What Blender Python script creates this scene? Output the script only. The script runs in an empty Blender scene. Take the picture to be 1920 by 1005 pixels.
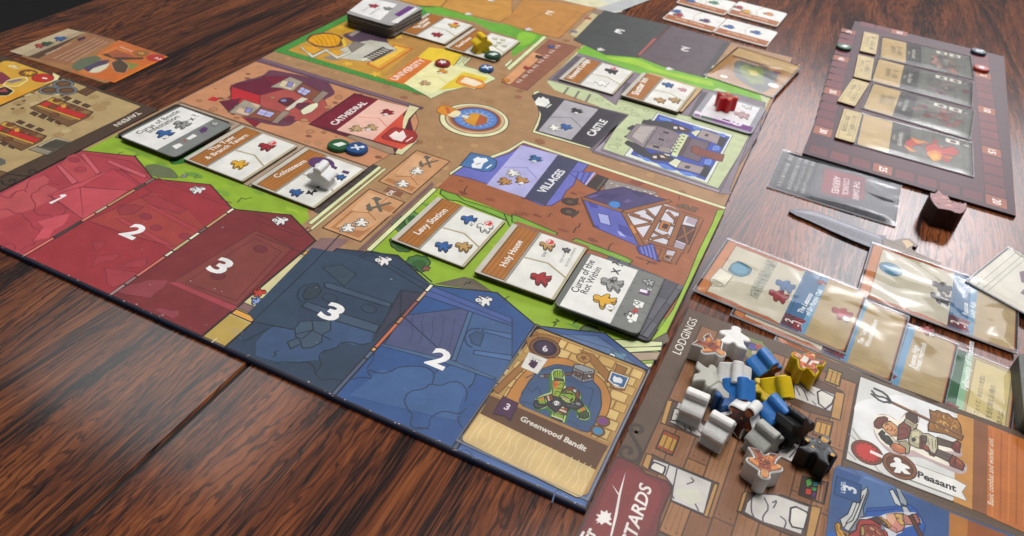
import bpy, bmesh, math, random
from mathutils import Vector, Matrix
from mathutils.geometry import tessellate_polygon

# ------------------------------------------------------------------ camera
FPX, PITCH, ROLL, YAW, CY = 1454.113, .659109, .1148735, .3665788, 482.015   # measured from the board's right angles
BT = 3.1                      # top of the main board, mm above the table
CAMH = 288.94 + BT            # lens height above the table, mm
cr_, sr_, cp_, sp_, cyw, syw = math.cos(ROLL), math.sin(ROLL), math.cos(PITCH), math.sin(PITCH), math.cos(YAW), math.sin(YAW)
def yawed(v): return Vector((cyw*v[0]-syw*v[1], syw*v[0]+cyw*v[1], v[2]))
right = yawed((cr_, sr_*sp_, sr_*cp_)); up = yawed((-sr_, cr_*sp_, cr_*cp_)); fwd = yawed((0, cp_, -sp_))
scene = bpy.context.scene
C = scene.collection
camd = bpy.data.cameras.new('camera'); cam = bpy.data.objects.new('camera', camd); C.objects.link(cam)
M3 = Matrix((right, up, -fwd)).transposed()
cam.matrix_world = Matrix.Translation((0, 0, CAMH*.001)) @ M3.to_4x4()
camd.sensor_width = 36; camd.lens = FPX/1920*36; camd.shift_y = -(502.5-CY)/1920
camd.clip_start = .01; camd.clip_end = 50
camd.dof.use_dof = True; camd.dof.focus_distance = .43; camd.dof.aperture_fstop = 15
scene.camera = cam
# ------------------------------------------------------------------ light
w = bpy.data.worlds.new('World'); scene.world = w; w.use_nodes = True
bgn = w.node_tree.nodes['Background']; bgn.inputs[0].default_value = (.93, .97, 1, 1); bgn.inputs[1].default_value = .10
def lamp(name, loc, target, sx, sy, power, col=(1, 1, 1)):
    ld = bpy.data.lights.new(name, 'AREA'); ld.shape = 'RECTANGLE'; ld.size = sx; ld.size_y = sy; ld.energy = power; ld.color = col
    o = bpy.data.objects.new(name, ld); C.objects.link(o); o.location = loc
    o.rotation_euler = (Vector(target)-Vector(loc)).to_track_quat('-Z', 'Y').to_euler(); return o
def dirpt(az, el, z):
    d = (z)/math.tan(math.radians(el)); return (d*math.cos(math.radians(az)), d*math.sin(math.radians(az)), z+.29)
def panel(px, py, sx, sy, power, col=(1, 1, 1), z=1.9):          # a ceiling light whose mirror image lies at this place on the table
    d = right*((px-960)/FPX) + up*(-(py-CY)/FPX) + fwd; t = -.29/d.z; a = math.hypot(d.x*t, d.y*t); k = (a+a*z/.29)/a
    x, y = d.x*t*k, d.y*t*k; return lamp('ceiling_light', (x, y, z), (x, y, 0), sx, sy, power, col)
panel(1580, 360, 2.2, 2.6, 72, (.97, .95, 1))
panel(360, 670, 1.0, .8, 6, (.95, 1, 1))
panel(1672, 500, .5, .36, 40, (1, .97, .98))
lamp('ceiling_light', (.05, .88, 2.0), (-.1, .5, 0), .8, .6, 38, (1, .98, .95))  # added overhead fill standing in for ceiling bounce, not a fitting
scene.view_settings.view_transform = 'Standard'; scene.view_settings.look = 'None'
scene.view_settings.exposure = 0; scene.view_settings.gamma = 1; scene.view_settings.use_curve_mapping = False

# ------------------------------------------------------------------ measuring: a place in the photograph -> a point on a real horizontal plane (mm)
def U(px, py, z=0.):
    x = (px-960)/FPX; y = -(py-CY)/FPX
    d = right*x + up*y + fwd
    t = -(CAMH-z)/d.z
    return (d.x*t, d.y*t)
def S(s): return [tuple(float(v) for v in a.split(',')) for a in s.split()]
def fr(frame, pts, z):
    """'cr' = tile of the photograph (column,row), 4x enlarged; 'w' = mm on the table; (x0,y0,s) = other enlargement"""
    if isinstance(pts, str): pts = S(pts)
    if frame == 'w': return [tuple(p) for p in pts]
    if frame == 'p': return [U(x, y, z) for x, y in pts]
    if isinstance(frame, Matrix):
        return [tuple((frame @ Vector((x, y, 0)))[:2]) for x, y in pts]
    if isinstance(frame, str):
        c, r = int(frame[0]), int(frame[1]); return [U(c*480+x/4, r*251+y/4, z) for x, y in pts]
    x0, y0, s = frame; return [U(x0+x*s, y0+y*s, z) for x, y in pts]
def lin(c): return c/12.92 if c <= .04045 else ((c+.055)/1.055)**2.4
KC = .88
def col(h, k=None):
    return tuple(min(.92, lin(int(h[i:i+2], 16)/255)*(KC if k is None else k)) for i in (0, 2, 4))+(1.,)

# ------------------------------------------------------------------ materials
def mat(name):
    m = bpy.data.materials.new(name); m.use_nodes = True; n = m.node_tree.nodes; l = m.node_tree.links
    return m, n, l, n['Principled BSDF']
def printed(name, rough, spec=.45, bump=.0, scale=900, var=.10, grain=False):
    m, n, l, b = mat(name)
    at = n.new('ShaderNodeAttribute'); at.attribute_name = 'Col'
    tc = n.new('ShaderNodeNewGeometry')
    no = n.new('ShaderNodeTexNoise'); no.inputs['Scale'].default_value = 95; no.inputs['Detail'].default_value = 4
    l.new(tc.outputs['Position'], no.inputs['Vector'])
    mr = n.new('ShaderNodeMapRange'); mr.inputs[1].default_value = .3; mr.inputs[2].default_value = .7
    mr.inputs[3].default_value = 1-var; mr.inputs[4].default_value = 1+var
    l.new(no.outputs['Fac'], mr.inputs[0])
    mx = n.new('ShaderNodeVectorMath'); mx.operation = 'SCALE'
    l.new(at.outputs['Color'], mx.inputs[0]); l.new(mr.outputs[0], mx.inputs['Scale'])
    l.new(mx.outputs[0], b.inputs['Base Color'])
    b.inputs['Roughness'].default_value = rough; b.inputs['Specular IOR Level'].default_value = spec
    n2 = n.new('ShaderNodeTexNoise'); n2.inputs['Scale'].default_value = scale; n2.inputs['Detail'].default_value = 3
    l.new(tc.outputs['Position'], n2.inputs['Vector'])
    bp = n.new('ShaderNodeBump'); bp.inputs['Strength'].default_value = bump; bp.inputs['Distance'].default_value = .0004
    l.new(n2.outputs['Fac'], bp.inputs['Height']); l.new(bp.outputs[0], b.inputs['Normal'])
    return m
M_BOARD = printed('board_print', .46, .34, .2)
M_CARD = printed('card_print', .5, .4, .03)
M_MEEP = printed('painted_wood', .42, .5, .6, 420, .09)
M_GREY = printed('embossed_plastic', .5, .5, .5, 700, .15)
def sleeve_mat(name, wav, strength, op=.045, rough=.07, ior=1.4):
    m, n, l, b = mat(name); n.remove(b); out = n['Material Output']
    tr = n.new('ShaderNodeBsdfTransparent'); gl = n.new('ShaderNodeBsdfGlossy'); gl.inputs['Roughness'].default_value = rough
    di = n.new('ShaderNodeBsdfDiffuse'); di.inputs[0].default_value = (.8, .8, .85, 1)
    fre = n.new('ShaderNodeFresnel'); fre.inputs[0].default_value = ior
    g = n.new('ShaderNodeNewGeometry'); no = n.new('ShaderNodeTexNoise'); no.inputs['Scale'].default_value = wav
    no.inputs['Detail'].default_value = 1.2; no.inputs['Distortion'].default_value = .8
    l.new(g.outputs['Position'], no.inputs['Vector'])
    bp = n.new('ShaderNodeBump'); bp.inputs['Strength'].default_value = strength; bp.inputs['Distance'].default_value = .004
    l.new(no.outputs['Fac'], bp.inputs['Height']); l.new(bp.outputs[0], gl.inputs['Normal'])
    m1 = n.new('ShaderNodeMixShader'); m1.inputs[0].default_value = op; l.new(tr.outputs[0], m1.inputs[1]); l.new(di.outputs[0], m1.inputs[2])
    m2 = n.new('ShaderNodeMixShader'); l.new(fre.outputs[0], m2.inputs[0]); l.new(m1.outputs[0], m2.inputs[1]); l.new(gl.outputs[0], m2.inputs[2])
    l.new(m2.outputs[0], out.inputs[0]); return m
M_SLV = sleeve_mat('sleeve_film', 26, .06, .02)
M_SLW = sleeve_mat('wavy_sleeve_film', 24, .35, .02)
M_SOFT = sleeve_mat('soft_sleeve_film', 26, .06, .02, .16, 1.22)
M_CRM = sleeve_mat('crumpled_sleeve_film', 22, .9, .04)
M_RIM = sleeve_mat('sleeve_seam_film', 60, .3, .5)  # high diffuse share paints the sleeve edges' white reflection into the seam

# ------------------------------------------------------------------ objects
def tag(o, label=None, cat=None, group=None, kind=None):
    if label: o['label'] = label
    if cat: o['category'] = cat
    if group: o['group'] = group
    if kind: o['kind'] = kind
    return o
def link(name, me, parent=None):
    o = bpy.data.objects.new(name, me); C.objects.link(o)
    if parent: o.parent = parent; o.matrix_parent_inverse = Matrix.Translation(parent.location).inverted()
    return o
def thing(name, label, cat, at=(0, 0, 0), group=None):
    o = bpy.data.objects.new(name, None); C.objects.link(o); o.location = Vector(at)*.001; o.empty_display_size = .01
    tag(o, label, cat, group)
    return o
LV = {}
def build(name, verts, faces, cols, m, parent=None, smooth=False):
    me = bpy.data.meshes.new(name); me.from_pydata([(x*.001, y*.001, z*.001) for x, y, z in verts], [], faces)
    a = me.color_attributes.new('Col', 'FLOAT_COLOR', 'CORNER'); buf = []
    for f, c in zip(faces, cols): buf.extend(c*len(f))
    a.data.foreach_set('color', buf)
    me.materials.append(m)
    if smooth: me.polygons.foreach_set('use_smooth', [True]*len(faces))
    me.update(); return link(name, me, parent)
def ccw(p):
    a = sum(p[i][0]*p[(i+1) % len(p)][1]-p[(i+1) % len(p)][0]*p[i][1] for i in range(len(p)))
    return p if a > 0 else p[::-1]
def tess(p):
    return [t for t in tessellate_polygon([[Vector((x, y, 0)) for x, y in p]])]
def slab(name, p, z0, z1, top, side, m, parent=None, ch=.25, bottom=True):
    """a solid plate: outline p (mm), z0..z1, slightly eased top edge"""
    p = ccw(p); n = len(p); V = []; F = []; K = []
    def inset(d):
        r = []
        for i in range(n):
            a, b, c = Vector(p[i-1]), Vector(p[i]), Vector(p[(i+1) % n])
            e1 = (b-a).normalized() if (b-a).length > 1e-6 else Vector((1, 0)); e2 = (c-b).normalized() if (c-b).length > 1e-6 else e1
            n1 = Vector((-e1.y, e1.x)); n2 = Vector((-e2.y, e2.x)); q = n1+n2
            q = q/max(.5, q.length_squared/2) if q.length > 1e-4 else n1
            r.append((b.x+q.x*d, b.y+q.y*d))
        return r
    ch = min(ch, (z1-z0)*.45)
    rings = [(p, z0), (p, z1-ch), (inset(ch*.7), z1)]
    for q, z in rings: V += [(x, y, z) for x, y in q]
    for k in (0, 1):
        for i in range(n):
            j = (i+1) % n; F.append((k*n+i, k*n+j, (k+1)*n+j, (k+1)*n+i)); K.append(col(side) if k == 0 else col(top))
    for t in tess(rings[2][0]):
        a, b, c = t; A, B, D = (Vector(rings[2][0][q]) for q in t)
        if (B-A).cross(D-A) < 0: b, c = c, b
        F.append((2*n+a, 2*n+b, 2*n+c)); K.append(col(top))
    if bottom:
        F.append(tuple(range(n-1, -1, -1))); K.append(col(side))
    return build(name, V, F, K, m, parent)
def rrect(cx, cy, w, h, r, ang=0, n=5):
    p = []; ca, sa = math.cos(math.radians(ang)), math.sin(math.radians(ang))
    for sx, sy, a0 in ((1, 1, 0), (-1, 1, 90), (-1, -1, 180), (1, -1, 270)):
        for k in range(n):
            a = math.radians(a0+90*k/(n-1)); x = sx*(w/2-r)+r*math.cos(a); y = sy*(h/2-r)+r*math.sin(a)
            p.append((cx+ca*x-sa*y, cy+sa*x+ca*y))
    return p
def frame_m(ox, oy, ang):
    """local frame: u along the reading direction (ang), v downwards on the page, mm"""
    a = math.radians(ang); return Matrix(((math.cos(a), math.sin(a), 0, ox), (math.sin(a), -math.cos(a), 0, oy), (0, 0, 1, 0), (0, 0, 0, 1)))

MEEP = S('0,1 .09,.99 .16,.93 .19,.84 .17,.75 .13,.69 .19,.66 .33,.60 .45,.53 .50,.45 .49,.38 .43,.34 .32,.35 .22,.36 .25,.28 .34,.15 .42,.05 .40,.0 .30,0 .13,0 .09,.02 .05,.10 0,.17')
MEEP = MEEP + [(-x, y) for x, y in MEEP[-2:0:-1]]
def chaikin(p, k=1, r=.14):
    for _ in range(k):
        q = []
        for i in range(len(p)):
            a, b = p[i], p[(i+1) % len(p)]
            q += [(a[0]*(1-r)+b[0]*r, a[1]*(1-r)+b[1]*r), (a[0]*r+b[0]*(1-r), a[1]*r+b[1]*(1-r))]
        p = q
    return p
TXT = {}
def glyphs(s, bold, shear):
    k = (s, bold, shear)
    if k not in TXT:
        cu = bpy.data.curves.new('t', 'FONT'); cu.body = s; cu.size = 1; cu.resolution_u = 3 if len(s) < 14 else 2; cu.offset = bold; cu.shear = shear
        o = bpy.data.objects.new('t', cu); C.objects.link(o)
        dg = bpy.context.evaluated_depsgraph_get(); ev = o.evaluated_get(dg); me = ev.to_mesh()
        vs = [(v.co.x, v.co.y) for v in me.vertices]; fs = [tuple(p.vertices) for p in me.polygons]
        ev.to_mesh_clear(); bpy.data.objects.remove(o); bpy.data.curves.remove(cu); TXT[k] = (vs, fs)
    return TXT[k]
STEP = .004
ALL = []
class Art:
    """printed artwork on the flat face of one thing, gathered into named parts; later ink lies over earlier ink"""
    def __init__(s, parent, z, m=None, frame='p'):
        s.parent = parent; s.z = z; s.m = m or M_BOARD; s.reg = []; s.frame = frame; s.cur = None; ALL.append(s)
    def part(s, name, kind=None):
        s.flush(); s.cur = name; s.kind = kind; s.V = []; s.F = []; s.K = []; return s
    def flush(s):
        if s.cur and s.F:
            o = build(s.cur, s.V, s.F, s.K, s.m, s.parent)
            if s.kind: o['kind'] = s.kind
        s.cur = None; s.V = []; s.F = []; s.K = []
    def level(s, p):
        x0 = min(a[0] for a in p); x1 = max(a[0] for a in p); y0 = min(a[1] for a in p); y1 = max(a[1] for a in p)
        l = 0
        for (a, b, c, d, k) in s.reg:
            if k >= l and a < x1 and b > x0 and c < y1 and d > y0: l = k+1
        s.reg.append((x0, x1, y0, y1, l)); return s.z+.01+l*STEP
    def raw(s, vs, fs, c, lvl=None):
        z = s.level(vs) if lvl is None else lvl; o = len(s.V)
        s.V += [(x, y, z) for x, y in vs]
        for f in fs:
            A, B, D = (Vector(vs[i]) for i in f[:3])
            if (B-A).cross(D-A) < 0: f = tuple(reversed(f))
            s.F.append(tuple(i+o for i in f)); s.K.append(c)
        return z
    def P(s, pts, frame): return fr(s.frame if frame is None else frame, pts, s.z)
    def f(s, c, pts, frame=None, o=None, w=.4, sm=0, k=None):
        p = s.P(pts, frame)
        if sm: p = chaikin(p, sm+1)
        s.raw(p, tess(p), col(c, k))
        if o: s.stroke(p, o, w, True)
        return s
    def stroke(s, p, c, w, closed):
        q = [Vector(a) for a in p]; r = [q[0]]
        for a in q[1:]:
            if (a-r[-1]).length > .02: r.append(a)
        if closed and len(r) > 2 and (r[0]-r[-1]).length < .02: r.pop()
        n = len(r)
        if n < 2: return
        L = []; R = []
        for i in range(n):
            a = r[i-1] if (i > 0 or closed) else None; b = r[i]; d = r[(i+1) % n] if (i < n-1 or closed) else None
            e1 = (b-a).normalized() if a is not None else None; e2 = (d-b).normalized() if d is not None else None
            if e1 is None: e1 = e2
            if e2 is None: e2 = e1
            m = Vector((-e1.y-e2.y, e1.x+e2.x)); m = m/max(.35, m.length_squared/2) if m.length > 1e-3 else Vector((-e1.y, e1.x))
            L.append(tuple(b+m*w*.66)); R.append(tuple(b-m*w*.66))
        fs = []
        for i in range(n if closed else n-1):
            j = (i+1) % n; fs.append((i, j, n+j, n+i))
        s.raw(L+R, fs, col(c))
    def l(s, c, w, pts, frame=None, closed=False, sm=0):
        p = s.P(pts, frame)
        if sm:
            for _ in range(sm):
                q = [p[0]]
                for a, b in zip(p, p[1:]): q += [(a[0]*.75+b[0]*.25, a[1]*.75+b[1]*.25), (a[0]*.25+b[0]*.75, a[1]*.25+b[1]*.75)]
                p = q+[p[-1]]
        s.stroke(p, c, w, closed); return s
    def e(s, c, ctr, rx, ry=None, ang=0, frame=None, o=None, w=.4, n=24):
        (x, y), = s.P([ctr], frame); ry = ry or rx; a = math.radians(ang)
        p = [(x+rx*math.cos(t)*math.cos(a)-ry*math.sin(t)*math.sin(a), y+rx*math.cos(t)*math.sin(a)+ry*math.sin(t)*math.cos(a)) for t in (2*math.pi*i/n for i in range(n))]
        s.raw(p, tess(p), col(c))
        if o: s.stroke(p, o, w, True)
        return s
    def star(s, c, ctr, r0, r1, n, frame=None, o=None, w=.3):
        (x, y), = s.P([ctr], frame)
        p = [(x+(r0 if i % 2 else r1)*math.cos(math.pi*i/n), y+(r0 if i % 2 else r1)*math.sin(math.pi*i/n)) for i in range(2*n)]
        s.raw(p, tess(p), col(c))
        if o: s.stroke(p, o, w, True)
        return s
    def meeple(s, c, ctr, up, size, frame=None, o='2b2b2b', side=None, w=.35, badge=None, sign='-'):
        """the game's lying-figure icon: body, and its thickness showing on one side"""
        (x, y), = s.P([ctr], frame); a = math.radians(up-90); ca, sa = math.cos(a), math.sin(a)
        def pl(dx, dy): return [(x+size*(ca*(px+dx)-sa*(py-.5+dy)), y+size*(sa*(px+dx)+ca*(py-.5+dy))) for px, py in MEEP]
        p2 = pl(-.14, -.04); p = pl(.04, .02)
        s.raw(p2, tess(p2), col(side or c, KC*.62 if side is None else None)); s.stroke(p2, o, w, True)
        s.raw(p, tess(p), col(c)); s.stroke(p, o, w, True)
        if badge:
            q = (x+size*(ca*-.28-sa*-.38), y+size*(sa*-.28+ca*-.38)); s.e('f2f2ee', q, size*.2, frame='w', o=o, w=.2, n=14)
            s.stroke([(q[0]-size*.1, q[1]), (q[0]+size*.1, q[1])], '333333', .3, False)
            if badge == '+': s.stroke([(q[0], q[1]-size*.1), (q[0], q[1]+size*.1)], '333333', .3, False)
        return s
    def t(s, txt, p0, p1, c='f3efe6', bold=.0, hs=1., frame=None, shear=0, cap=None):
        """lettering: baseline from p0 to p1"""
        a, b = s.P([p0, p1], frame); a, b = Vector(a), Vector(b)
        vs, fs = glyphs(txt, bold, shear)
        if not vs: return s
        x0 = min(v[0] for v in vs); x1 = max(v[0] for v in vs); L = (b-a).length; e = (b-a).normalized(); n = Vector((-e.y, e.x))
        sx = L/(x1-x0); sy = sx*hs if cap is None else cap/.72
        s.raw([tuple(a+e*((x-x0)*sx)+n*(y*sy)) for x, y in vs], fs, col(c)); return s
def sleeve(root, p_ang_c, z, m=None, w=66, h=91):
    cx, cy, ang = p_ang_c
    slab('sleeve', rrect(cx, cy, w, h, .6, ang, 3), z, z+.12, 'ffffff', 'ffffff', m or M_SLV, root, .02, bottom=False)
    # welded seam round the film
    a = rrect(cx, cy, w, h, .6, ang, 3); b = rrect(cx, cy, w-2.0, h-2.0, .5, ang, 3); n = len(a)
    V = [(x, y, z+.16) for x, y in a]+[(x, y, z+.24) for x, y in b]
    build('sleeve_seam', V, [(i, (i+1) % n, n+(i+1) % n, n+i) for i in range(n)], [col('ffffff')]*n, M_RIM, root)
# ------------------------------------------------------------------ the table
def table_material(name, seed, warm):
    m, n, l, b = mat(name)
    g = n.new('ShaderNodeNewGeometry'); mp = n.new('ShaderNodeMapping'); mp.inputs['Location'].default_value = (seed, seed*.7, 0)
    mp.inputs['Scale'].default_value = (1, .16, 1); l.new(g.outputs['Position'], mp.inputs['Vector'])
    # slow wandering of the grain
    wn = n.new('ShaderNodeTexNoise'); wn.inputs['Scale'].default_value = 9; wn.inputs['Detail'].default_value = 2; l.new(mp.outputs[0], wn.inputs['Vector'])
    ws = n.new('ShaderNodeVectorMath'); ws.operation = 'SCALE'; ws.inputs['Scale'].default_value = .11; l.new(wn.outputs['Color'], ws.inputs[0])
    ad = n.new('ShaderNodeVectorMath'); l.new(mp.outputs[0], ad.inputs[0]); l.new(ws.outputs[0], ad.inputs[1])
    def noise(scale, det, sc, dist=0):
        q = n.new('ShaderNodeMapping'); q.inputs['Scale'].default_value = sc; l.new(ad.outputs[0], q.inputs['Vector'])
        t = n.new('ShaderNodeTexNoise'); t.inputs['Scale'].default_value = scale; t.inputs['Detail'].default_value = det
        t.inputs['Distortion'].default_value = dist; l.new(q.outputs[0], t.inputs['Vector']); return t
    def ramp(src, pts):
        r = n.new('ShaderNodeValToRGB'); l.new(src, r.inputs[0]); e = r.color_ramp.elements
        while len(e) < len(pts): e.new(.5)
        for k, (p, c) in enumerate(pts): e[k].position = p; e[k].color = c
        return r
    base = noise(18, 3, (1, .7, 1), .5); fine = noise(520, 7, (1.3, .3, 1), .8); band = noise(46, 5, (1, .42, 1), 1.1); W = warm
    def comb(a_, ka, b_, kb):
        p = n.new('ShaderNodeMath'); p.operation = 'MULTIPLY'; p.inputs[1].default_value = ka; l.new(a_, p.inputs[0])
        q = n.new('ShaderNodeMath'); q.operation = 'MULTIPLY_ADD'; q.inputs[1].default_value = kb; l.new(b_, q.inputs[0]); l.new(p.outputs[0], q.inputs[2]); return q.outputs[0]
    v = comb(comb(base.outputs['Fac'], .22, band.outputs['Fac'], .42), 1, fine.outputs['Fac'], .36)
    cc = ramp(v, [(.385, (.010, .007, .007, 1)), (.435, (.026, .013, .011, 1)), (.465, (.082*W, .027, .014, 1)), (.53, (.165*W, .050, .019, 1)), (.585, (.245*W, .080, .027, 1)), (.64, (.125*W, .042, .021, 1))])
    ribs = n.new('ShaderNodeTexWave'); ribs.wave_type = 'BANDS'; ribs.bands_direction = 'X'; ribs.inputs['Scale'].default_value = 88
    ribs.inputs['Distortion'].default_value = 24; ribs.inputs['Detail'].default_value = 4; ribs.inputs['Detail Scale'].default_value = .55
    ribs.inputs['Detail Roughness'].default_value = .7; l.new(ad.outputs[0], ribs.inputs['Vector'])
    rr = ramp(ribs.outputs['Fac'], [(.06, (1, 1, 1, 1)), (.24, (0, 0, 0, 1))])
    x = n.new('ShaderNodeMix'); x.data_type = 'RGBA'; k = n.new('ShaderNodeMath'); k.operation = 'MULTIPLY'; k.inputs[1].default_value = .66
    l.new(rr.outputs[0], k.inputs[0]); l.new(k.outputs[0], x.inputs[0]); l.new(cc.outputs[0], x.inputs[6]); x.inputs[7].default_value = (.016, .009, .009, 1)
    l.new(x.outputs[2], b.inputs['Base Color'])
    b.inputs['Roughness'].default_value = .16; b.inputs['Specular IOR Level'].default_value = .5
    bp = n.new('ShaderNodeBump'); bp.inputs['Strength'].default_value = .10; bp.inputs['Distance'].default_value = .0004
    l.new(fine.outputs['Fac'], bp.inputs['Height']); l.new(bp.outputs[0], b.inputs['Normal'])
    return m
table = thing('dining_table', 'dark rosewood table with streaked grain under the whole board game', 'table', (-200, 500, 0))
sx = U(460, 687)[0]                                   # the joint between the two leaves
ex = U(100, 33)[0]-6                                    # the table's far left edge
slab('table_leaf', [(ex, -500), (sx-1.0, -500), (sx-1.0, 2600), (ex, 2600)], -30, 0, '6b3a24', '3a2018', table_material('rosewood_veneer', 3.1, 1), table, 1.2)
slab('table_leaf', [(sx+1.0, -500), (1500, -500), (1500, 2600), (sx+1.0, 2600)], -30, 0, '6b3a24', '3a2018', table_material('rosewood_veneer', 8.7, 1.05), table, 1.2)
slab('joint_strip', [(sx-4, -500), (sx+4, -500), (sx+4, 2600), (sx-4, 2600)], -29, -1.6, '17110e', '17110e', M_CARD, table, .1)
fl = slab('floor', [(-6000, -3000), (5000, -3000), (5000, 6000), (-6000, 6000)], -760, -740, '262323', '262323', M_CARD); fl['kind'] = 'structure'
# ------------------------------------------------------------------ the main board
OUT = '2a242b'
board = thing('main_game_board', 'large city map game board with red and blue numbered slots and a fountain', 'game board', (-231, 494, 0))
slab('board_slab', [(-432.5, 203.6), (-30.6, 203.6), (-30.6, 785), (-432.5, 785)], 0, BT, '5a6a92', '3c4868', M_BOARD, board, .5)
A = Art(board, BT, M_BOARD)
rnd = random.Random(4)
A.part('cobbled_road')
A.f('ae8760', '-432,204 -31,204 -31,784.5 -432,784.5', 'w')
stones = []
for k in range(900):
    x, y = rnd.uniform(-430, -33), rnd.uniform(310, 690)
    if not ((-256 < x < -208) or (478 < y < 506)): continue
    if math.hypot(x+232.5, y-490) < 28: continue
    if any(abs(x-a) < 7.5 and abs(y-b) < 7.5 for a, b in stones): continue
    stones.append((x, y))
    if len(stones) > 170: break
for x, y in stones:
    r = rnd.uniform(3.2, 4.4); c = rnd.choice(['a97f58', 'b38c62', 'ae8760', 'a97f58', '9c6a4c', 'bf9468', 'ae8760'])
    a0 = rnd.uniform(0, 1); p = [(x+r*math.cos(a0+i*math.pi/3)*rnd.uniform(.85, 1.1), y+r*math.sin(a0+i*math.pi/3)*rnd.uniform(.85, 1.1)) for i in range(6)]
    A.f(c, p, 'w'); A.stroke(p, '95714e', .3, True)

# --- grass behind the near slots
def grass(pts, seed, n=26, c='93b42f'):
    A.f(c, pts, 'w'); P = S(pts); x0, x1 = min(p[0] for p in P), max(p[0] for p in P); y0, y1 = min(p[1] for p in P), max(p[1] for p in P)
    r = random.Random(seed)
    for k in range(n):
        x, y = r.uniform(x0+4, x1-4), r.uniform(y0+1.5, y1-1.5); cc = r.choice(['7fa83a', '7fa83a', 'a5c438', '6f9a40', '9dbd33'])
        a = r.uniform(3, 9); p = [(min(x1, max(x0, x+a*math.cos(t)*r.uniform(.6, 1.2))), min(y1, max(y0, y+a*.33*math.sin(t)*r.uniform(.5, 1.3)))) for t in [i*.57 for i in range(11)]]
        A.f(cc, p, 'w', sm=1)
A.part('near_grass')
grass('-430,292 -259,292 -259,316 -266,324 -430,328', 2)
grass('-209,286 -31,286 -31,390 -209,390', 3, 60)
A.f('6b7350', '1080,240 1160,225 1290,265 1350,335 1160,325', '01', o='4c4a3c', w=.3, sm=1)
A.f('6c6354', '1340,122 1560,70 1640,90 1770,180 1550,150', '12', o='4a4038', w=.3)
A.f('6c6354', '960,690 1180,545 1150,455 1000,470', '22')
for pts in ('880,155 900,140 935,135', '1000,165 1040,158', '1780,515 1810,480 1840,490 1890,475'): A.l(OUT, .5, pts, '01')
for pts in ('1560,130 1580,110 1600,120 1610,100', '1880,250 1870,230 1900,215'): A.l(OUT, .5, pts, '12')
for pts in ('310,440 330,420 310,410 350,400 330,385', '460,420 480,400 470,395 500,390'): A.l('3a4a26', .7, pts, '22')
A.f('8a8a86', '1350,330 1370,305 1410,305 1400,325', '01', o=OUT, w=.3)
A.f('7d9a3a', '1455,330 1475,310 1490,322 1470,335', '01', o=OUT, w=.3)
def bush(pts, frame, c='4c7a3c', d='35602f'):
    p = chaikin(A.P(pts, frame), 2, .25); cx, cy = sum(q[0] for q in p)/len(p), sum(q[1] for q in p)/len(p); n = len(p)
    def bump(k0, s): return [(cx+(q[0]-cx)*s*(1+k0*abs(math.sin(i*math.pi*8/n))), cy+(q[1]-cy)*s*(1+k0*abs(math.sin(i*math.pi*8/n)))) for i, q in enumerate(p)]
    A.f(c, bump(.16, .95), 'w', o='22301c', w=.55); A.f(d, [(x+1.2, y-.9) for x, y in bump(.2, .55)], 'w')
bush('1010,660 1035,625 1080,615 1120,630 1150,680 1120,730 1070,735 1030,700', '11', '55784a')
bush('1100,620 1150,580 1210,590 1230,640 1180,680 1130,690', '11', '5c9446')
bush('1000,790 1060,770 1140,800 1190,840 1160,880 1080,885 1020,850', '11', '4a6b3a')
bush('1120,960 1160,920 1230,910 1300,935 1300,1000 1260,1040 1150,1010', '11', '47753f')
A.f('8a5648', '1240,20 1265,-15 1310,0 1290,25', '12', o=OUT, w=.4)
bush('490,480 540,435 600,430 650,460 660,495 600,520 520,515', '22', '5d6d48')
# pale stone kerbs and drain lines along the right end
for i, pts in enumerate(('690,535 1130,555 1128,585 900,602 760,592', '770,600 1125,590 1120,620 820,640')): A.f('dfe6ae', pts, '22', o='47433c', w=.45)
A.f('b39b82', '830,640 1115,632 1085,690 930,700', '22', o='47433c', w=.45)
A.f('e3e6b4', '930,722 1060,715 1045,745 985,750', '22', o='47433c', w=.45)
A.f('b39b82', '990,755 1040,750 1020,790', '22', o='47433c', w=.3)

# --- tile beds
A.part('tile_bed')
for x0 in (-427, -370, -313):
    A.part('tile_bed'); A.f('b39c85', [(x0-1, 325), (x0+56, 325), (x0+56, 387), (x0-1, 387)], 'w', o='4b3c34', w=.6)
    A.f('8b7a6c', [(x0+3, 329), (x0+52, 329), (x0+52, 384), (x0+3, 384)], 'w')
A.part('paved_edge'); A.f('4a403e', '-261,324 -254.5,324 -254.5,392 -262,392', 'w', o=OUT, w=.3)
for k in range(9): A.l('6c5a50', .4, [(-261, 328+k*7), (-255, 329+k*7)], 'w')
A.part('bush_print'); A.f('3d7a3c', '1270,200 1300,175 1430,100 1520,60 1540,90 1420,180 1380,220 1290,230', '01', o='1f3320', w=.4, sm=1)
A.part('kerb_line')
for pts in ('-257,312 -254,312 -254,392 -257,392', '-252.5,309 -250.5,307 -250.5,392 -252.5,392'): A.f('e4e8b4', pts, 'w', o='3f4a34', w=.35)
A.f('e4e8b4', '-212,308 -208.5,308 -208.5,389 -212,389', 'w', o='3a3430', w=.5)
A.f('7c5f5c', '-216,300 -213,304 -213,392 -216,395', 'w')

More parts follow.
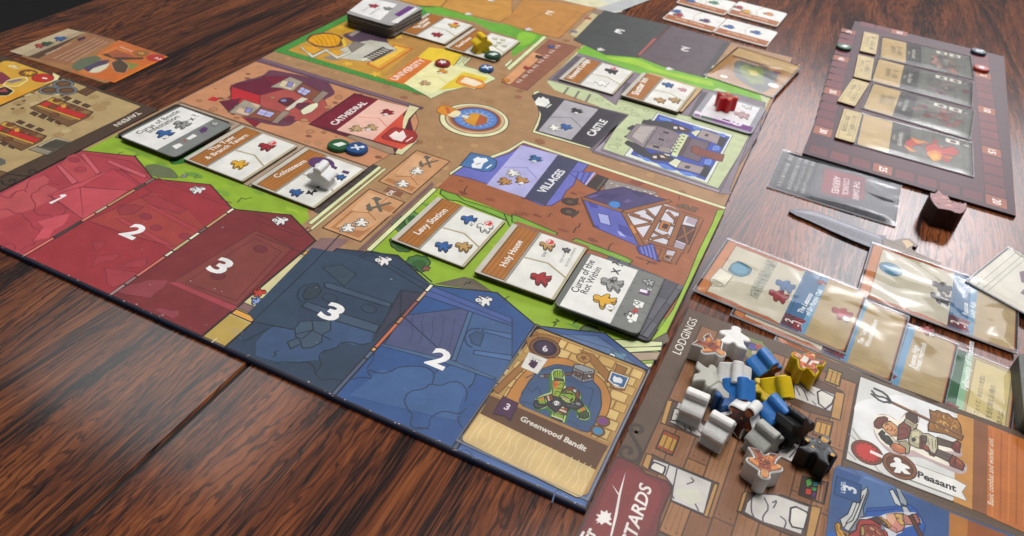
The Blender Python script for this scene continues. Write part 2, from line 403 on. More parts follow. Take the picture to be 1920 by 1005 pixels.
# --- near row of numbered slots
def slot(name, x0, x1, c, roof_left=True):
    A.part(name); A.f(c, [(x0, 204.4), (x1, 204.4), (x1, 300), ((x0+x1)/2+2, 313.5), (x0, 300)], 'w', o='2b2126', w=.75)
RED = '2'
slot('red_slot', -431.6, -369.3, 'b0404a')
d = '8c3440'
A.f('c2555a', '0,460 200,350 330,310 370,340 350,380 480,440 260,560 0,640', '01', k=KC)
for pts in ('0,460 80,490 120,430 200,420 210,350 290,330 330,300 370,330', '70,480 100,440 180,415 200,440', '240,490 230,450 290,430 310,390 400,370 450,385', '240,490 270,530 250,580 310,620 370,600 410,650 480,600 500,550', '0,570 60,560 110,600 160,590 190,640 230,660 240,700 300,720 290,770 240,800 270,830 200,840 150,880', '20,860 30,830 90,820 120,850 100,880'): A.l(d, .5, pts, '01', sm=1)
A.f('c7505a', '360,460 850,260 1150,335 960,430 640,650', '01', o=d, w=.5)
A.f('b9414c', '620,395 850,262 1140,340 970,425', '01', o=d, w=.5)
A.l(d, .5, '600,400 625,640 380,465 600,400 980,425', '01')
A.f('bf4e54', '510,170 560,150 760,290 600,370 430,250', '01', o=d, w=.4)
A.f('d0606a', '425,240 450,230 585,360 540,380', '01', o=d, w=.4); A.f('d0606a', '600,150 640,150 755,290 720,300', '01', o=d, w=.4)
A.f('d0606a', '795,205 830,200 1100,310 1090,335 860,240', '01', o=d, w=.4)
A.l(d, .5, '650,150 980,205 1110,300', '01'); A.l(d, .5, '850,260 1060,400', '01')
A.e('a63c48', (555, 195), 4.5, 2.6, 0, '01', d, .4); A.e('b2404c', (605, 268), 4, 3, 10, '01', d, .4, n=7)
A.f('a04048', '380,790 440,740 560,690 570,710 500,760 470,850 430,1000 320,940 340,880', '01', o='8c3440', w=.3)
A.f('cf5560', '240,820 330,700 280,660 420,620 520,600 500,650 470,690 400,720 370,780 260,800', '01')
A.t('1', (395, 528), (375, 515), 'f5f1ee', .03, frame='01') if 0 else None
slot('red_slot', -367.4, -305.2, 'a2343c')
A.f('a8423e', '670,650 1140,440 1400,570 1650,810 1480,950 1290,850 930,740', '01')
A.f('b5444a', '870,640 920,630 1490,940 1440,960', '01', o='812e38', w=.4); A.f('b04046', '1080,530 1130,530 1660,800 1620,830', '01', o='812e38', w=.4)
A.f('9c3a40', '880,570 920,535 1010,530 1080,550 1000,600 900,610', '01', o='7a2a34', w=.5)
A.f('a33a40', '1130,530 1340,600 1400,570 1190,470 1100,460 1060,480', '01', o='812e38', w=.5)
A.l('812e38', .6, '640,655 1140,440 900,265', '01'); A.l('812e38', .6, '1160,345 1720,545', '01'); A.l('812e38', .6, '1180,330 1740,520', '01')
A.l('812e38', .5, '665,655 900,740 1300,850', '01')
for c_ in ((1095, 620), (1170, 705), (1390, 768)): A.e('963442', c_, 4, 2.8, 0, '01', '7a2a34', .4, n=7)
for pts in ('690,810 800,805 760,860 710,880 700,840', '690,1000 720,920 880,900 910,915 850,950 770,960', '900,1004 960,960 1100,930 1100,980 1060,1004'): A.f('a83b44', pts, '01', o='812e38', w=.4)
A.f('a63d45', '780,0 1060,40 1120,80 1010,130 960,110 840,150 800,110 800,60', '02', o='812e38', w=.4)
A.f('c4484f', '440,990 450,860 560,690 600,660 900,745 1200,850 1280,880 1090,1000 830,1170', '01', k=KC*.95) if 0 else None
slot('red_slot', -303.4, -242.2, '7f2f33')
A.f('85403a', '1300,100 1920,-280 2200,-150 1780,290', '02', o='6b2a30', w=.7); A.l('6b2a30', .5, '1390,110 1910,-220 2110,-120 1770,250 1390,110', '02')
A.f('a5434a', '1250,110 1330,105 1800,300 1750,330', '02', o='74303a', w=.5)
A.l('74303a', .6, '1415,440 1620,290', '02'); A.l('74303a', .6, '1450,470 1650,310', '02')
A.f('95424a', '870,180 980,130 1120,90 1270,95 1230,150 1170,190 1130,230 1040,215 930,200', '02', o='74303a', w=.4)
A.f('93424a', '1150,320 1200,300 1280,320 1340,320 1350,350 1300,385', '02', o='74303a', w=.4)
A.l('5e2a30', .6, '0,600 320,740 400,700', '11'); A.l('5e2a30', .6, '0,650 330,770 420,720', '11'); A.l('5e2a30', .6, '0,755 340,890', '11')
for c_, f_ in (((35, 865), '11'), ((1635, 60), '02')): A.e('752f36', c_, 4.5, 3.4, 0, f_, '5e2a30', .4, n=8)

A.part('slot_divider')
def bar(x, segs):
    A.part('slot_divider')
    A.f('2b2126', [(x-1.3, 204.4), (x+1.3, 204.4), (x+1.3, 301), (x-1.3, 301)], 'w')
    for y0, y1, c in segs: A.f(c, [(x-.8, y0), (x+.8, y0), (x+.8, y1), (x-.8, y1)], 'w')
bar(-368.4, [(204.8, 224, 'e2786e'), (225, 243, '4a4240'), (244, 253, 'e08a70'), (254, 262, 'c8b894'), (263, 284, 'c79468'), (285, 292, '5c5048'), (293, 300, '86786c')])
bar(-304.3, [(204.8, 214, 'b08c88'), (215, 222, '9c7c78'), (223, 243, 'dc7464'), (244, 249, 'e8e6c8'), (250, 262, 'c9b884'), (263, 270, 'e8e6c0'), (271, 276, '7a6660'), (277, 294, 'c9a070'), (295, 300, 'efeecf')])

A.part('tan_gap')
A.f('cdbb86', '-241.6,204.6 -227.4,204.6 -227.4,300 -241.6,300', 'w', o='3a342e', w=.5)
A.f('d9cf9c', '-241.2,236 -227.8,236 -227.8,282 -241.2,282', 'w')
A.f('c2a454', '-241.2,204.8 -227.8,204.8 -227.8,224 -241.2,224', 'w')
for y in (225, 285): A.f('e8a94e', [(-241.2, y), (-227.8, y), (-227.8, y+4), (-241.2, y+4)], 'w', o=OUT, w=.6)
A.f('8a6a68', '-241.2,230 -227.8,230 -227.8,235 -241.2,235', 'w', o=OUT, w=.4); A.f('8a6a68', '-241.2,290 -226,290 -226,312 -241.2,304', 'w')
A.meeple('8fa4d8', (18, 252), 40, 6.5, '12', '1b2340'); A.meeple('cf4433', (30, 188), 40, 6.5, '12', '4a1a18')

slot('blue_slot', -227.0, -163.2, '324359')
d = '252f3c'
A.f('3d5578', '100,450 560,390 880,490 860,570 740,585 660,560 600,605 500,620 480,690 200,720 0,660 0,560', '12')
A.f('36485e', '-60,340 420,-150 1000,-40 1310,125 1080,165 1000,300 500,130 330,250 300,470 0,420', '12', k=KC)
A.f('3b4c5c', '500,0 640,-20 755,50 660,140', '12', o=d, w=.5)
A.f('42546a', '510,115 560,115 1020,270 1000,300 520,150', '12', o=d, w=.6); A.f('42546a', '340,290 380,255 930,435 900,490 600,400', '12', o=d, w=.6)
A.f('354250', '350,210 380,150 470,130 490,180 440,230 370,240', '12', o=d, w=.5); A.l(d, .6, '330,250 305,210 330,150 390,125 470,120', '12', sm=1)
A.f('3c3d50', '1090,170 1310,200 1090,350 870,560 1000,330', '12', o=d, w=.7); A.l(d, .5, '1090,170 1080,350', '12')
A.f('43566a', '290,460 330,405 420,400 560,400 560,470 500,500 490,560 420,600 350,605 330,545 300,520', '12', o=d, w=.5)
A.l(d, .5, '300,500 420,470 560,540', '12'); A.l(d, .5, '420,400 430,465 340,540', '12'); A.f('43566a', '235,560 320,525 340,570 260,610', '12', o=d, w=.5)
for pts in ('140,720 200,705 320,715 380,705 440,740 440,800 500,850 560,830 660,850', '440,800 500,720 470,680 490,630 600,605 640,560 720,560 780,580 860,565', '120,670 160,655 130,640 170,620'): A.l(d, .5, pts, '12', sm=1)
A.l(d, .6, '-100,560 110,450', '12'); A.l(d, .6, '0,410 280,465', '12'); A.l(d, .6, '-20,400 440,-40 650,-270', '12')
A.f('404f62', '775,905 860,880 1060,920 1290,1120 1270,1150 1050,1060 860,970', '11', o=d, w=.5) if 0 else None
A.l(d, .6, '770,920 860,880 1050,920 1200,1010 1320,1110', '11'); A.l(d, .6, '810,920 870,905 1310,1150', '11'); A.l(d, .6, '770,920 1000,1010 1280,1180', '11')
for c_ in ((555, 228), (848, 308)): A.e('34465a', c_, 4.6, 3.4, 0, '12', d, .45, n=7)
slot('blue_slot', -161.0, -97.0, '35568c')
A.f('51587e', '1100,360 1600,300 1640,300 1460,700 960,580', '12', o='2e3c56', w=.5)
A.f('45628e', '1600,300 1920,440 1920,900 1480,700', '12', o='2e3c56', w=.4)
for k in range(5): A.l('3c4464', .3, [(1180+k*80, 350+k*8), (1160+k*80, 420), (1180+k*75, 480), (1150+k*75, 560+k*10)], '12', sm=1)
A.l('2e3c56', .6, '1110,370 1370,610 1470,690', '12'); A.f('4d6a8e', '1600,310 1640,300 1500,700 1460,700', '12', o='2e3c56', w=.5)
A.f('4a5f9a', '1320,140 1920,380 1920,440 1260,210', '12', o='2e3c56', w=.5); A.l('2e3c56', .5, '1300,175 1920,420', '12')
A.f('4d6f9e', '1700,460 1920,500 1920,540 1700,480', '12', o='2e3c56', w=.5); A.f('4d6f9e', '1640,620 1920,660 1920,700 1630,650', '12', o='2e3c56', w=.5)
A.f('3b5476', '1600,510 1650,480 1710,500 1680,590 1620,570', '12', o='2e3c56', w=.5); A.l('2e3c56', .6, '1680,460 1600,460 1560,520 1580,580 1620,600', '12', sm=1)
A.f('426394', '830,860 940,760 1020,790 1060,750 1160,745 1250,740 1330,790 1380,760 1450,730 1540,750 1640,770 1640,860 1590,900 1540,1004 1500,1150 700,960', '12')
for pts in ('700,840 800,820 880,840 820,760 940,800 1010,780 1060,750 1150,740 1230,740 1310,760 1340,810 1320,870', '1330,800 1380,760 1420,755 1450,730 1510,740 1540,760 1600,740 1650,790 1630,870 1590,900', '1110,1004 1140,930 1270,910 1300,870 1390,890 1440,860 1530,855 1590,930 1570,1004', '890,640 880,690 830,760'): A.l('2e3c56', .5, pts, '12', sm=1)
for pts in ('1110,0 1150,80 1180,100 1150,170 1200,210 1300,200 1300,130 1370,80 1440,75 1520,100 1580,50', '1190,210 1220,190 1300,210', '1520,110 1520,160 1550,200'): A.l('2e4060', .5, pts, '13', sm=1)
A.f('4d6a8e', '920,580 960,575 1480,700 1800,830 1780,840 1460,730', '12', o='2e3c56', w=.4)
slot('blue_slot', -94.8, -31.2, '3f5d94')
A.f('5270a8', '-94,205 -31.6,205 -31.6,222 -94,222', 'w'); A.l('3b5482', .5, '1510,370 1590,360 1640,430 1620,420', '13', sm=1); A.l('3b5482', .5, '0,410 40,420 110,440 130,500 160,540', '23', sm=1); A.l('3b5482', .5, '300,760 320,690 350,660', '23')
A.f('56709a', '300,500 640,510 1010,780 960,790', '22', o='33445e', w=.5); A.l('33445e', .5, '200,470 600,620 960,740', '22'); A.l('33445e', .4, '260,460 900,660', '22')
for k in range(4): A.l('3e5474', .5, [(-92+k*6, 296+k), (-34, 292-k*5+0)], 'w')
bar(-162.1, [(204.8, 232, '52627c'), (233, 238, '5c7088'), (239, 241, 'e0a860'), (242, 262, 'd0704c'), (263, 268, 'c98458'), (269, 283, '9a5a50'), (284, 293, 'c8a080'), (294, 300, 'efeecf')])
bar(-95.9, [(204.8, 214, '52627c'), (246, 250, 'efeecf'), (251, 257, 'c8b894'), (258, 262, 'efeecf'), (263, 274, '9aa080'), (275, 279, 'efeecf'), (280, 285, '5a4a44'), (286, 293, 'efeecf'), (294, 300, '8a6a58')])

A.part('slot_number')
def numeral(ch, x, y, h, c='f4f2f0', ang=0, wd=None):
    """upright on the board: x,y mm = centre of the figure's foot"""
    a = math.radians(ang); wd = wd or h*.62
    A.t(ch, (x-wd/2*math.cos(a), y-wd/2*math.sin(a)), (x+wd/2*math.cos(a), y+wd/2*math.sin(a)), c, .035, frame='w', cap=h)
A.part('slot_number'); A.f('f4f2f0', '365,516 386,526 500,464 492,454 452,458 450,470 466,473', '01')
for ch, f_, p_, wd in (('2', '01', (1010, 730), 11), ('3', '02', (1660, -15), 11), ('3', '12', (575, 330), 11), ('2', '12', (1380, 680), 11)):
    A.part('slot_number'); (x, y), = A.P([p_], f_); numeral(ch, x, y-6.5, 13, wd=wd)
A.part('figure_symbol')
for f_, p_, c in (('01', (1490, 420), 'ece8e6'), ('11', (190, 652), 'ece8e6'), ('11', (965, 952), 'ece8e6'), ('12', (1720, 250), 'ece8e6'), ('22', (805, 668), '5f86a0')):
    A.part('figure_symbol').meeple(c, p_, 60, 8.5, f_, '3a3440' if c[0] == 'e' else '38556c', badge='+')

# --- cathedral quarter (near left)
A.part('cathedral_ground')
A.f('c98d66', '-431.5,388 -262,388 -258,412 -258,440 -266,462 -279,478 -431.5,478', 'w', o='4a3a34', w=.4)
for k in range(60):
    x, y = rnd.uniform(-428, -262), rnd.uniform(390, 476)
    r = rnd.uniform(1, 2.6); A.e(rnd.choice(['a8714f', 'b67f58', 'c29468', '8a5a44']), (x, y), r, r*.8, 0, 'w', '8a5c44' if r > 1.8 else None, .3, n=8)
A.f('6d4f62', '-432,476 -288,480.5 -275,481 -275,485 -432,483.5', 'w', o='463546', w=.5); A.l('927a8c', .8, '-431,481.8 -280,483', 'w')
Z = (380, 130, .2687)
A.part('cathedral_picture')
A.f('6b3d50', '230,95 420,45 470,0 700,45 880,90 930,170 830,225 620,390 560,400 430,380 260,320 180,130', Z, sm=1)
A.f('6e2038', '195,112 430,60 640,150 400,182', Z, o=OUT, w=.4); A.f('c02c33', '200,120 400,182 405,262 195,225', Z, o='6e1a22', w=.6)
A.f('b0524c', '400,182 640,120 830,170 880,280 770,370 600,350 400,270', Z, o='6b2a30', w=.4)
A.f('7a2036', '410,48 610,52 505,122', Z, o=OUT, w=.3); A.f('a79c8a', '470,125 610,52 700,90 630,152 540,130', Z, o='5b4c44', w=.4)
A.f('d8c8a4', '535,115 560,80 640,95 650,110 610,145', Z); A.f('8a8ac4', '580,120 600,85 635,95 620,128', Z, o='5b3c34', w=.4)
A.f('8d5340', '630,152 700,98 835,165 770,222', Z, o='5b2c26', w=.5); A.f('bcbbe8', '655,158 690,122 760,152 715,185', Z, o='5b3c34', w=.6); A.l('6a5a8a', .4, '672,140 735,168', Z); A.l('6a5a8a', .4, '715,135 690,172', Z)
A.f('9a8878', '760,220 835,150 880,165 800,240', Z, o='5b4c44', w=.4)
A.f('5f2734', '520,225 560,198 620,200 650,225 590,262', Z, o='2f1820', w=.4, sm=1); A.e('7f88b0', (566, 218), 2.6, 2.6, 0, Z, '2f1820', .4)
A.f('d7d2bc', '570,280 690,195 740,205 600,290', Z, o='6b5a50', w=.4)
A.f('6a3040', '640,265 660,235 740,230 760,250 690,290', Z, sm=1); A.f('ecebc9', '680,290 740,250 800,232 810,255 760,300 700,320', Z, o='6b5a50', w=.4, sm=1)
A.f('6e2038', '118,225 270,202 185,302', Z, o=OUT, w=.4); A.f('a79c8a', '180,302 290,212 412,255 335,332', Z, o='5b4c44', w=.5); A.f('d8b89c', '230,295 260,265 330,300 310,322', Z); A.f('d8b89c', '330,230 400,250 380,270', Z); A.f('8a8ac4', '290,300 310,265 350,275 330,305', Z, o='5b3c34', w=.4)
A.f('8d5340', '312,332 412,262 590,312 515,372', Z, o='5b2c26', w=.5); A.f('bcbbe8', '372,312 402,276 508,306 470,338', Z, o='5b3c34', w=.6); A.l('6a5a8a', .4, '390,296 488,324', Z); A.l('6a5a8a', .4, '455,292 425,326', Z)
A.f('9a8878', '480,372 560,290 612,300 520,378', Z, o='5b4c44', w=.4); A.f('8a1f33', '262,325 405,370 365,402', Z, o=OUT, w=.4)
A.f('6a3040', '560,355 600,320 650,335 620,375', Z, sm=1)
A.f('c42a2a', '30,215 70,190 120,205 90,225', Z)
for c_, r in (((75, 280), 3), ((490, 198), 2), ((710, 355), 3), ((750, 435), 3), ((950, 198), 3), ((870, 265), 2.5)): A.e('b98560', c_, r, r, 0, Z, '7d5440', .35, n=9)
A.part('cathedral_panel')
A.f('5d2434', '735,385 1060,165 1450,270 1520,265 1450,350 1470,430 1345,600 1020,480', Z, o=None)
A.f('ddd8a8', '1440,250 1515,268 1440,345 1405,440 1500,500 1390,600 1340,585 1400,500 1380,430 1400,340', Z, o='3f3a34', w=.5)
A.f('7c2032', '748,385 1062,178 1225,212 935,425', Z, o='4d1824', w=.4); A.f('efbfae', '1225,212 1440,268 1190,495 935,425', Z)
A.f('d4513d', '1440,268 1400,310 1395,430 1480,500 1385,560 1185,495', Z); A.f('efbfae', '1225,212 1420,262 1190,480 945,425', Z)
A.f('a33431', '1330,402 1470,428 1500,462 1478,510 1420,525 1235,482', Z, o='6b1f22', w=.5, sm=1)
A.f('f3e3dc', '1300,465 1350,430 1370,445 1400,425 1420,470 1440,450 1390,505 1330,490', Z); A.l('f3e3dc', .8, '1420,505 1465,475', Z)
A.l('d4685a', .5, '1085,332 1230,342 1290,405', Z)
A.meeple('8f2530', (1290, 298), 140, 9, Z, '5b1a20', badge='-'); A.meeple('c0a075', (1075, 412), 125, 9, Z, '6b5230'); A.meeple('c0a075', (1180, 405), 125, 9, Z, '6b5230', badge='-')
A.t('CATHEDRAL', (925, 392), (1152, 235), 'efe6e2', .03, frame=Z)
A.part('low_wall'); A.f('a58a70', '1000,470 1040,458 1330,550 1340,590 1300,590', Z, o='5b4a3c', w=.4)

# --- fountain at the crossing
A.part('fountain_picture')
ctr = (-232.5, 490)
for r, c, dy in ((27.5, '6f5b4b', 0), (26.5, 'e6e7b6', 0), (23.5, '8a6a58', 1), (22.6, 'dcbf9a', 1.4), (21, 'b98556', 1.5), (19.5, '8f4f3f', 2), (17.6, '4a5a86', 2.4), (16.6, '6187c9', 2.4)): A.e(c, (ctr[0], ctr[1]+dy), r, r, 0, 'w', None, n=40)
for k in range(16):
    a = k*math.pi/8; A.l('9fb6e4', .7, [(ctr[0]+9*math.cos(a), ctr[1]+2.4+9*math.sin(a)), (ctr[0]+14*math.cos(a), ctr[1]+2.4+14*math.sin(a))], 'w')
A.e('3f5fa6', (ctr[0], ctr[1]+2.4), 9.5, 9.5, 0, 'w', 'a9bde8', .8); A.e('86a6dc', (ctr[0], ctr[1]+2.4), 7, 7, 0, 'w')
Z = (780, 150, .2487)
A.f('d99a32', '345,285 430,250 480,255 540,285 530,330 440,350 380,325', Z, o='7a4a28', w=.4, sm=1); A.f('b2603a', '480,262 535,285 525,330 440,350 465,300', Z, sm=1)
A.f('d8d8d4', '335,275 355,262 410,275 385,298', Z, o='5b5a60', w=.3)
A.f('d88b2c', '155,225 190,190 240,195 310,225 330,260 290,280 220,270 160,245', Z, o='7a4a28', w=.4, sm=1); A.f('efe0b0', '230,265 300,228 340,240 330,270 280,285', Z, sm=1)
A.f('c0633a', '215,205 240,205 265,250 240,262', Z)

# --- recruit boxes beside the road
A.part('recruit_box')
A.part('recruit_box'); A.f('cf996b', '500,705 850,415 1115,515 785,810', '11', o='35271f', w=.6)
if 1: q = '920,355 1205,125 1455,205 1170,455'; A.part('recruit_box'); A.f('cf996b', q, '11', o='35271f', w=.6)
A.part('recruit_print'); A.f('b57c50', '560,705 830,480 1050,555 770,782', '11'); A.f('d6a377', '600,700 800,520 1030,600 810,730', '11')
A.f('dba97e', '845,440 1000,495 830,590 715,575', '11')
A.part('recruit_print'); A.f('b57c50', '960,350 990,330 1200,400 1170,430', '11'); A.f('dba97e', '1180,150 1330,180 1180,330 1050,300', '11')
for pts in ('700,585 845,592 900,650', '840,590 990,480', '1050,318 1160,320 1215,385', '1160,320 1330,190'): A.l('a8724c', .6, pts, '11')
A.f('8a5a44', '955,430 990,395 1110,440 1080,475', '11')
A.t('OR', (1003, 470), (1052, 432), 'efe0d6', .02, frame='11')
for (x, y), sc in (((915, 535), 1.15), ((1290, 212), .9)):
    for pts in ([(-75, 30), (85, -15)], [(-20, -45), (20, 45)]): A.l('6b6458', 1.5*sc, [(x+a*sc, y+b*sc) for a, b in pts], '11')
    A.f('6b6458', [(x+a*sc, y+b*sc) for a, b in ((-80, 5), (-55, -15), (-35, 35), (-60, 45))], '11'); A.f('6b6458', [(x+a*sc, y+b*sc) for a, b in ((-45, -40), (-15, -55), (30, -40), (0, -25))], '11')
for c_, up_ in (((690, 705), 120), ((790, 665), 120), ((1100, 372), 120)): A.meeple('efebe2', c_, up_, 8.5, '11', '4a4540')
A.meeple('efebe2', (1210, 275), 120, 8.5, '11', '4a4540', badge='+')
A.f('95604a', '940,155 1030,74 1083,88 987,170', 'p', o='5b3a30', w=.4)
A.f('dc9f70', '942,152 1000,98 1018,104 956,158', 'p')
for k in range(8):
    x, y = 978+k*10.2, 158-k*9.2
    A.t('4 6', (x-4, y-2), (x+2, y-8), 'e3c9ba', .02, frame='p')
A.meeple('d98a2c', (948, 150), 150, 7, 'p', w=.2); A.meeple('a33a35', (988, 127), 150, 7, 'p', w=.2); A.meeple('3a3638', (1010, 106), 150, 7, 'p', w=.2); A.meeple('4d5f96', (1033, 87), 150, 7, 'p', w=.2)

A.part('edge_wear', 'stuff')
rw = random.Random(31)
for k in range(70):
    x = rw.uniform(-430, -33); y = 204.3+abs(rw.gauss(0, 1.2)) if k < 46 else rw.uniform(206, 300); q = rw.uniform(.12, .35)
    A.f(rw.choice(['c9b4b0', 'a8aab8', '8f8a90']), [(x+q*rw.uniform(1, 3)*math.cos(i*1.26), y+q*math.sin(i*1.26)) for i in range(5)], 'w')
for k in range(30): x, y = U(940+rw.gauss(0, 9), 622+rw.gauss(0, 5), BT) if 0 else U(480+rw.gauss(-38, 7), 622+rw.gauss(0, 5), BT); A.e('8a97a8', (x, y), .25, .25, 0, 'w', n=5)
A.f('efe6d4', [(-235.2, 203.4), (-234.6, 203.4), (-234.6, 207), (-235.0, 207)], 'w')
# --- villages quarter (near right)
A.part('village_ground')
A.f('e4e6b6', '842,325 865,309 919,293 952,281 981,263 1362,389 1359,393 981,268 955,285 921,298 866,314 844,329', 'p', o='3f3a30', w=.4)
A.f('a5623f', '845,329 867,314 921,298 955,285 981,268.5 1359,393 1350,394 1322,455 1303,500 1290,540 1250,600 1200,560 1090,505 960,405 900,380 820,352 828,345', 'p')
A.f('9cbf2e', '1345,394 1359,393.5 1250,624 1220,640 1262,580 1290,520 1310,470 1335,420', 'p', o='2f3a1c', w=.4)
r2 = random.Random(9)
for k in range(46):
    x, y = r2.choice([(r2.uniform(-205, -60), r2.uniform(388, 412)), (r2.uniform(-160, -40), r2.uniform(385, 400)), (r2.uniform(-60, -38), r2.uniform(385, 460)), (r2.uniform(-140, -110), r2.uniform(400, 440))])
    a = r2.uniform(1, 4); p = [(x+a*math.cos(t)*r2.uniform(.7, 1.2), y+a*.5*math.sin(t)*r2.uniform(.6, 1.3)) for t in [i*.7 for i in range(9)]]
    A.f(r2.choice(['8f5038', '95573a', '7f4834', 'b36d48']), p, 'w', sm=1)
A.l('4a2a24', .5, '270,625 290,600 310,605', '21'); A.l('4a2a24', .7, '460,745 480,705 500,700 515,670', '21'); A.l('4a2a24', .6, '720,870 735,835 760,820', '21'); A.l('4a2a24', .5, '1250,500 1255,470 1240,460', '21')
A.l('4a2a24', .6, '1560,440 1570,410 1590,390', '11'); A.l('4a2a24', .6, '1010,980 1030,960 1000,945', '21')
for c_ in ((435, 510), (425, 585)):
    A.e('4a3a34', c_, 5.5, 4.6, 20, '21', '2a201c', .5, n=10); A.e('6a5448', c_, 2.6, 2.2, 20, '21', '2a201c', .3, n=10)
A.f('4a3a34', '440,620 505,570 500,600 450,635', '21'); A.f('4a3a34', '450,490 500,480 500,500 460,530', '21')
for c_ in ((1260, 545), (1310, 560), (1350, 575), (1300, 540), (1370, 560)): A.e('7a5a40', c_, 2.6, 2, 0, '21', '4a3428', .4, n=8)
A.part('hedge')
for f, p in (('11', '1390,420 1440,440 1500,455 1560,500 1650,525 1760,560 1860,600 1920,640 1905,670 1880,650 1760,600 1600,540 1520,505 1440,495 1380,450'), ('11', '1860,600 1990,650 2160,710 2180,740 2150,770 1990,720 1900,690'), ('21', '0,605 60,625 130,655 200,685 270,715 340,745 330,765 250,745 150,705 60,680 0,660'), ('21', '445,800 480,785 560,815 650,850 760,890 860,930 905,955 880,975 780,940 640,885 560,860 470,830')):
    A.f('7fae3a', p, f, o='24331c', w=.6)
A.part('village_panel')
Z = (780, 150, .2487)
A.f('6f73c2', '275,712 345,662 555,600 700,555 812,488 1300,640 1260,690 1210,740 1190,790 1130,840 1100,900 1020,950 940,945 820,892 640,822 520,780 400,742', Z, o='34305c', w=.5)
A.f('b4b2e0', '790,492 1095,572 830,892 650,832 532,792', Z); A.l('8a88c4', .6, '660,658 835,662 912,748', Z)
A.f('484a66', '1070,568 1222,615 975,945 820,890', Z, o='33344c', w=.3)
A.f('4e79ad', '415,548 555,578 608,610 602,655 560,690 500,690 330,645', Z, o='26344e', w=.6)
A.f('f0f2f4', '418,640 440,620 430,600 465,580 490,590 530,590 545,610 510,630 490,670 425,662', Z); A.l('f0f2f4', 1, '530,668 570,640', Z); A.l('4e79ad', .5, '450,640 490,625', Z)
A.t('VILLAGES', (968, 858), (1128, 690), 'e9e9ee', .03, frame=Z)
A.meeple('3a6aa0', (900, 592), 140, 9, Z, '22406a', badge='+'); A.meeple('f0eee8', (730, 700), 140, 9, Z, '6a6458')
A.meeple('c08a50', (670, 762), 130, 9, Z, '5f3f22'); A.meeple('c08a50', (795, 755), 150, 9, Z, '5f3f22', badge='-')
A.part('village_picture')
F_ = '21'; BR = '99603a'; OB = '4a2c20'
A.f('9b8f88', '700,335 860,375 1090,440 1070,460 830,405 690,425', F_, o='4a4444', w=.4)
for k in range(9): A.e('cfc6bc', (745+k*42, 372+k*10+(k % 3)*8), 1.6, 1.2, 0, F_, '5b5452', .25, n=7)
A.f('8a4a3c', '900,345 1000,370 960,395 870,365', F_)
A.f('3f3532', '560,392 640,305 725,338 650,432', F_, o=OUT, w=.4); A.l('6a5a50', 1.0, '640,415 700,340', F_)
A.f('6f73c4', '418,285 630,290 556,390', F_, o='34305c', w=.5)
for a_, b_ in (((500, 287), (482, 332)), ((545, 288), (515, 358)), ((590, 289), (540, 378))): A.l('4a4c96', .9, [a_, b_], F_)
A.f('c2b8dc', '612,291 630,291 556,388 545,380', F_)
A.f('4c4272', '520,482 655,430 830,400 1190,505 960,570 820,582', F_, o='2a2444', w=.6)
A.f('3f3664', '640,472 700,445 812,462 745,496', F_); A.f('3f3664', '890,440 940,430 1010,455 960,475', F_); A.f('6a5c90', '830,510 870,490 900,505 860,522', F_); A.f('6a5c90', '560,475 620,455 650,465 590,482', F_)
A.f('5f64b6', '530,490 820,585 985,862 620,702 560,560', F_, o='2c2a5c', w=.6)
A.f('a9aee2', '640,595 722,612 742,690 662,668', F_, o='3a3c7c', w=.4); A.f('484a9c', '800,680 862,702 905,775 812,742', F_, o='34347c', w=.3); A.f('a9aee2', '790,730 812,735 855,775 808,762', F_); A.f('484a9c', '570,510 640,532 648,562 590,552', F_); A.f('484a9c', '600,680 650,690 665,722 625,702', F_)
A.f(BR, '515,478 540,476 835,572 822,592 522,492', F_, o=OB, w=.4); A.f('6f4028', '520,490 535,495 622,702 608,700', F_, o=OB, w=.3)
A.f('4a86cf', '718,525 745,505 790,508 812,520 812,548 775,562 735,548', F_, o='244a80', w=.5, sm=1)
A.f('d6d3dc', '850,600 1150,530 1425,640 1300,892 1005,805', F_)
A.f('c9c2cc', '1120,870 1240,885 1200,960 1100,930', F_)
A.f('a99aa8', '1320,625 1400,650 1375,690 1300,665', F_); A.f('a99aa8', '1215,800 1320,840 1300,875 1190,840', F_)
def beam(w, pts): A.l(OB, w+.9, pts, F_); A.l(BR, w, pts, F_)
beam(1.5, '1010,590 1080,640'); beam(1.5, '880,605 1050,662'); beam(1.5, '905,700 1050,672'); beam(1.3, '960,620 900,600'); beam(1.3, '1005,570 1070,632')
beam(1.6, '1165,585 1245,665'); beam(1.4, '1090,650 1250,705'); beam(1.4, '1040,790 1180,760'); beam(1.4, '1060,735 1190,800'); beam(1.3, '1245,620 1220,680')
A.f('c9803c', '1120,650 1195,672 1165,738 1095,712', F_, o=OB, w=.5); A.f('4a2f28', '1138,672 1178,684 1158,720 1120,705', F_)
beam(2.2, '1165,555 1425,645'); beam(2.6, '1282,600 1180,852'); beam(2.2, '1020,805 1300,890'); beam(2, '1420,640 1300,890'); beam(2.2, '1150,540 1000,800')
A.f('5a3830', '1272,682 1380,705 1325,832 1228,795', F_, o=OB, w=.6); A.l('8f5a3a', 1, '1285,695 1315,820', F_); A.l('8f5a3a', 1, '1370,715 1245,790', F_)
A.f(BR, '818,588 855,592 1000,848 962,860', F_, o=OB, w=.5); A.f(BR, '822,580 1178,492 1198,512 870,602', F_, o=OB, w=.5); A.f('c98040', '880,690 905,685 935,745 910,748', F_)
A.f('4b4f9c', '932,852 1055,825 1108,962 955,898', F_, o='2a2a60', w=.5)
for k in range(4): A.l('7a7ccc', .9, [(965+k*28, 850-k*6), (985+k*30, 905+k*14)], F_)
